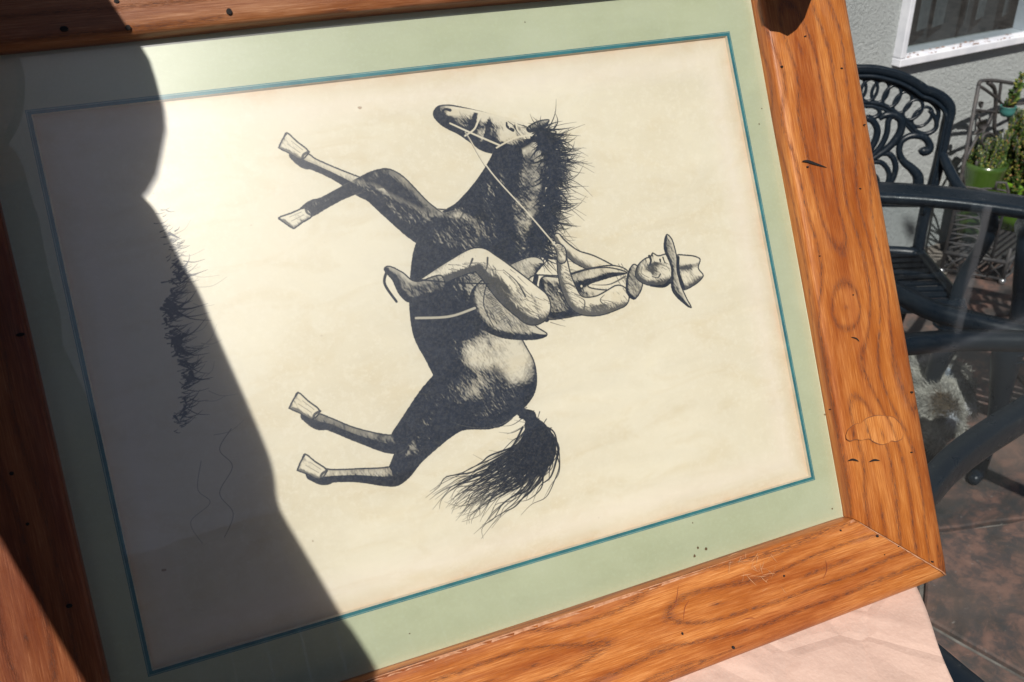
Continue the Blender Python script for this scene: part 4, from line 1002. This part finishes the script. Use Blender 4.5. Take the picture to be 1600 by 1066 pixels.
def build_cat():
    # lying on its side under the table, head to the right, belly towards the camera
    G = lambda x, y, z: on_z(x, y, z + .05)
    parts = []
    hd = G(1490, 616, .085)
    parts.append(blob(hd, .047, .050, .045)); parts.append(blob(hd + Vector((.022, -.030, -.012)), .024, .022, .018))
    chest = G(1462, 648, .07); mid = G(1448, 610, .075); rear = G(1405, 575, .075); hip = G(1370, 560, .07)
    parts.append(limb([hd, G(1476, 636, .072), chest, mid, rear, hip], [.044, .044, .056, .064, .070, .06], 16))
    for a, b, c in (((1470, 662), (1478, 668), (1494, 662)), ((1455, 664), (1456, 680), (1462, 690))):
        parts.append(limb([G(*a, .05), G(*b, .035), G(*c, .025)], [.030, .024, .021], 10)); parts.append(blob(G(*c, .022), .024, .024, .018))
    parts.append(limb([G(1462, 590, .07), G(1482, 582, .05), G(1500, 583, .035), G(1506, 590, .03)], [.05, .034, .022, .020], 10))   # hind leg across
    parts.append(limb([hip, G(1340, 590, .04), G(1350, 640, .03)], [.04, .03, .02], 10))
    def ear(ax, ay, tx, ty, z0, z1):
        b = G(ax, ay, z0); t = G(tx, ty, z1); return limb([b, b.lerp(t, .5), t], [.026, .017, .004], 8, 3)
    parts.append(ear(1502, 612, 1524, 597, .09, .11)); parts.append(ear(1512, 634, 1524, 640, .08, .09))
    fur_m = Mat('cat_fur'); at = fur_m.n('ShaderNodeAttribute'); at.attribute_name = 'coat'
    fm = fur_m.done(fur_m.bsdf(at.outputs[0], .75, spec=.3, sheen=.2))
    body = fuse(parts, .006, 'cat', [fm], None, 5)
    tag(body, 'fluffy brown, grey and white cat lying on the flagstones under the glass table', 'cat')
    me = body.data; n = len(me.vertices)
    co = np.empty(n * 3, np.float32); me.vertices.foreach_get('co', co); co = co.reshape(-1, 3); no = np.empty(n * 3, np.float32); me.vertices.foreach_get('normal', no); no = no.reshape(-1, 3)
    def coat(p, rs):
        H = np.array(hd); d = np.linalg.norm(p - H, axis=1); nz = rs.rand(len(p))
        c = np.tile(np.array([.42, .40, .35]), (len(p), 1)) * (.75 + .5 * nz[:, None])            # cream grey flank
        st = .5 + .5 * np.sin((p[:, 0] * 60 + p[:, 1] * 40 + p[:, 2] * 30) + nz * 1.5)
        c *= (.65 + .5 * st[:, None])
        def patch(q, r, col, soft=.02):
            nonlocal c
            w = np.clip((r - np.linalg.norm(p - np.array(q), axis=1) + (nz - .5) * .02) / soft, 0, 1)[:, None]; c = c * (1 - w) + np.array(col) * (.7 + .6 * nz[:, None]) * w
        Q = lambda x, y, z: on_z(x, y, z + .10)
        patch(Q(1482, 590, .05), .055, (.22, .25, .29)); patch(Q(1488, 628, .08), .066, (.060, .042, .024), .02)
        patch(Q(1478, 612, .09), .020, (.17, .11, .055)); patch(Q(1500, 622, .09), .014, (.16, .10, .05)); patch(Q(1518, 640, .04), .02, (.5, .5, .52), .012)
        patch(Q(1494, 664, .03), .036, (.50, .53, .58)); patch(Q(1460, 684, .03), .042, (.74, .74, .76)); patch(Q(1448, 655, .06), .030, (.24, .21, .16))
        patch(Q(1522, 598, .08), .035, (.025, .018, .014), .015); patch(Q(1506, 588, .03), .016, (.03, .025, .03), .008)
        return c
    rs = np.random.RandomState(2)
    ca = me.color_attributes.new('coat', 'FLOAT_COLOR', 'POINT'); cc = np.ones((n, 4), np.float32); cc[:, :3] = coat(co, rs); ca.data.foreach_set('color', cc.ravel())
    M_ = 16000; idx = rs.randint(0, n, M_); p = co[idx] + rs.randn(M_, 3) * .002; nn = no[idx]; comb = np.array([-.5, .5, -.3]); dirv = nn * .8 + comb * .7 + rs.randn(M_, 3) * .35
    dirv /= np.linalg.norm(dirv, axis=1)[:, None]; side = np.cross(dirv, rs.randn(M_, 3)); side /= np.linalg.norm(side, axis=1)[:, None]
    nearhead = np.linalg.norm(p - np.array(hd), axis=1) < .06
    Ln = (.012 + .016 * rs.rand(M_)) * np.where(nearhead, .5, 1); w = .0009
    v = np.stack([p - side * w, p + side * w, p + dirv * Ln[:, None] * .6 + side * w * .6, p + dirv * Ln[:, None]], 1).reshape(-1, 3)
    f = [(4 * i, 4 * i + 1, 4 * i + 2, 4 * i + 3) for i in range(M_)]
    fo = mesh_obj('fur', v.tolist(), f, fm, body); fo['kind'] = 'stuff'
    ca = fo.data.color_attributes.new('coat', 'FLOAT_COLOR', 'POINT'); cc = np.ones((4 * M_, 4), np.float32); cc[:, :3] = np.repeat(coat(p, rs), 4, axis=0); ca.data.foreach_set('color', cc.ravel())
    for s in (0, 1):
        b = blob(hd + Vector((.036 - s * .020, -.024 - s * .012, .014)), .006, .006, .006); b.build('eye', plain('cat_eye', (.12, .14, .03), .1, coat=1), body)
build_cat()

def build_person():
    """the photographer: stands to the left of the camera, steadies the frame with the left hand"""
    def S(x, y, t): return A + FM @ fp(x, y) + SUN * t
    Fw = lambda x, y, h: A + E1 * x + E2 * y + NF * h
    parts = []
    head = S(48, 133, .36)
    parts.append(blob(head, .080, .098, .112)); fd = Vector((.75, .55, -.2)).normalized(); sd_ = Vector((.55, -.75, 0)).normalized()
    parts.append(limb([head + fd * .085 + Vector((0, 0, .01)), head + fd * .112 + Vector((0, 0, -.022))], [.010, .014], 8, 0))
    parts.append(blob(head + fd * .07 + Vector((0, 0, -.085)), .032, .032, .024))
    for s in (-1, 1):
        parts.append(blob(head + sd_ * s * .082 + Vector((0, 0, -.012)), .016, .020, .032))
    tx = [(50, 268, .38, .070), (66, 350, .40, .092), (104, 500, .47, .110), (192, 690, .57, .108), (226, 770, .595, .108), (262, 860, .62, .100), (366, 1040, .70, .102)]
    tor = [S(x, y, t) for x, y, t, r in tx]; rad = [r for *_, r in tx]
    tor.append(S(440, 1190, .78)); rad.append(.105); hip = Vector((-.24, .09, 1.08)); tor.append(hip); rad.append(.115); kz = hip.z / 1.04
    parts.append(limb([head] + tor, [.06] + rad, 20, 5))
    for s in (-1, 1):
        h = hip + sd_ * s * .07
        parts.append(limb([h, h + Vector((.02, -.02, -.42 * kz)), h + Vector((-.02, -.07, -.80 * kz)), h + Vector((-.03, -.08, -.97 * kz))], [.10, .075, .055, .05], 14, 4))
        f0 = h + Vector((-.03, -.08, -.98 * kz)); parts.append(limb([f0 + Vector((0, 0, 0)), f0 + fd * .10 + Vector((0, 0, 0)), f0 + fd * .20 + Vector((0, 0, .01))], [.05, .042, .03], 12, 3))
    # right arm hanging
    sh = tor[2] + sd_ * .04; parts.append(limb([sh, tor[3] + SUN * .13, tor[4] + SUN * .16, tor[5] + SUN * .14], [.06, .055, .045, .034], 12, 4))
    # left arm to the frame's top edge
    wr = Fw(-.80, .775, .01); sh = tor[1] + Vector((-.06, .03, -.04)); parts.append(limb([sh, sh.lerp(Fw(-.93, .50, .15), .5), Fw(-.93, .56, .14), Fw(-.90, .70, .07), wr], [.066, .066, .062, .050, .032], 12, 5))
    palm = Fw(-.745, .735, -.002); parts.append(limb([wr, palm], [.030, .036], 12, 3))
    for i, (dx, l) in enumerate(((.032, .9), (.012, 1.0), (-.010, .95), (-.030, .78))):
        b = Fw(-.745 + dx, .725, -.012); parts.append(limb([b, Fw(-.745 + dx * 1.25, .70, -.034), Fw(-.745 + dx * 1.3, .69 - .035 * l, -.037), Fw(-.745 + dx * 1.25, .69 - .062 * l, -.036)], [.0105, .010, .0092, .0078], 10, 3))
    parts.append(limb([Fw(-.735, .735, .004), Fw(-.722, .705, .026), Fw(-.716, .665, .031), Fw(-.712, .618, .0265), Fw(-.711, .606, .0255)], [.016, .0135, .0125, .0115, .008], 12, 3))
    skin = speckle('skin', (.42, .22, .15), (.50, .28, .20), 40, .5); shirt = speckle('navy_cotton', (.02, .026, .05), (.035, .042, .07), 70, .9); den = speckle('denim', (.03, .05, .09), (.06, .085, .13), 120, .9); shoe = plain('dark_shoe', (.02, .018, .016), .5)
    def pick(c):
        if c.z < .10: return 3
        if c.z < hip.z and (c - wr).length > .3 and (c - hip).xy.length < .3: return 2
        if (c - head).length < .15 and c.z > head.z - .13: return 0
        if (c - palm).length < .16 and (c - sh).length > .25: return 0
        return 1
    p = fuse(parts, .0052, 'person', [skin, shirt, den, shoe], pick, 4)
    tag(p, 'person in a dark shirt shading the picture and gripping its top edge by the thumb', 'person')
    hm = MB(); rnd = random.Random(4)
    up = blob(head + Vector((-.012, -.012, .016)) - fd * .012, .092, .108, .118); hp = [q for q in up.v]
    keep = [f for f in up.f if sum((Vector(up.v[i]) - head).dot(fd) - (Vector(up.v[i]).z - head.z) * .6 for i in f) / len(f) < .035 and sum(up.v[i][2] for i in f) / len(f) > head.z - .09]
    hm.add(up.v, keep); o = hm.build('hair', speckle('dark_hair', (.02, .013, .009), (.045, .03, .02), 200, .5), p); sm = o.modifiers.new('t', 'SOLIDIFY'); sm.thickness = .012; sm.offset = 1
build_person()

# ------------------------------------------------------------------ added unseen tree, its low leaf shaped to cast the frame's corner shadow
def build_shadow_tree():
    root = empty('shadow_tree', (1.75, -1.35, 0)); tag(root, 'slim tree added out of view so its low leaf shades the top right of the frame', 'tree')
    o = Vector((1.75, -1.35, 0)); rnd = random.Random(6)
    bark = speckle('bark', (.06, .045, .035), (.16, .12, .09), 50, .9, .8, .006)
    m = MB(); m.tube([(0, 0, 0), (.03, .02, .7), (-.02, .05, 1.5), (.02, .08, 2.4), (.0, .1, 3.1)], [.07, .055, .048, .035, .015], 12, sub=4); m.build('trunk', bark, root)
    def S(x, y, t): return A + FM @ fp(x, y) + SUN * t
    lm = Mat('broad_leaf'); ob = lm.coord('Object'); b = lm.bsdf(lm.mix(lm.noise(ob, 12, 3), (.05, .10, .02), (.09, .15, .03)), .45)
    lmat = lm.done(b)
    T0 = .135
    tipL = [(1224, 77), (1212, 71), (1198, 68), (1187, 52), (1181, 22), (1180, -30), (1190, -100), (1210, -150), (1224, -165), (1242, -145), (1260, -95), (1268, -30), (1262, 16), (1250, 50), (1238, 67), (1230, 73)]
    V = [S(x, y, T0) - o for x, y in tipL]; n = len(V); dn = NF * .0006
    l = MB(); l.add([v - dn for v in V] + [v + dn for v in V], [tuple(range(n)), tuple(range(n, 2 * n))[::-1]] + [(k, (k + 1) % n, n + (k + 1) % n, n + k) for k in range(n)]); l.build('leaf', lmat, root, False)
    lr = S(1224, -165, T0) - o
    m = MB()
    path = [Vector((.0, .06, 1.9)), Vector((-.25, .5, 2.2)), Vector((-.6, 1.3, 2.25)), Vector((.92, .55, 1.95)) - o, Vector((.76, .80, 1.72)) - o, lr]
    m.tube(path, [.026, .020, .014, .009, .004, .0015], 8, sub=5); m.build('branch', bark, root)
    for bp_ in ([(0, .08, 2.3), (.5, -.1, 2.8), (.9, -.4, 3.1)], [(0, .05, 2.0), (-.1, -.5, 2.5), (-.3, -.9, 2.7)], [(0, .1, 2.7), (-.35, .3, 3.2), (-.5, .4, 3.5)]):
        m = MB(); m.tube(bp_, [.022, .014, .006], 8, sub=4); m.build('branch', bark, root)
    cr = MB()
    for c0 in ((0, .1, 3.2), (.7, -.3, 3.0), (-.25, -.8, 2.7), (-.45, .35, 3.4), (.3, -.6, 3.2)):
        for k in range(130):
            c = Vector(c0) + Vector((rnd.gauss(0, .24), rnd.gauss(0, .24), rnd.gauss(0, .2))); a = Vector((rnd.gauss(0, 1), rnd.gauss(0, 1), rnd.gauss(-.5, .6))).normalized(); s_ = a.orthogonal().normalized() * .03; L = a * .11
            cr.add([c, c + L * .35 + s_, c + L, c + L * .35 - s_], [(0, 1, 2, 3)])
    cr.build('crown', lmat, root, False)
build_shadow_tree()

# ------------------------------------------------------------------ unseen board fences added left and behind to cut sky light
def build_sky_blocking_fence():
    root = empty('sky_blocking_fence', (-1.55, 0, 0)); tag(root, 'tall dark board fence added out of view on the left to block sky light', 'fence', 'added board fences blocking sky light')
    bm_ = speckle('weathered_board', (.055, .042, .032), (.12, .09, .07), 18, .9, .5, .002); rnd = random.Random(2); first = None
    for k in range(34):
        if first is None:
            m = MB(); m.box(-.01, -.068, .03, .01, .068, 2.2); first = m.build('board', bm_, root, False); o = first
        else: o = first.copy(); C.objects.link(o); o.parent = root
        o.location = (rnd.uniform(-.003, .003), -2.4 + k * .143, rnd.uniform(-.01, .01))
    for z in (.4, 1.8):
        m = MB(); m.box(-.05, -2.5, z, -.0115, 2.15, z + .09); m.build('rail', bm_, root, False)
    for y in (-2.4, -.2, 2.0):
        m = MB(); m.box(-.14, y - .045, -.1, -.0505, y + .045, 2.25); m.build('post', bm_, root, False)
    back = copy_tree(root); back.location = (1.0, -2.6, 0); back.rotation_euler = (0, 0, R_(90))  # second added run, deepens the shade from behind the camera
    tag(back, 'tall dark board fence added behind the camera to block low sky light')
build_sky_blocking_fence()
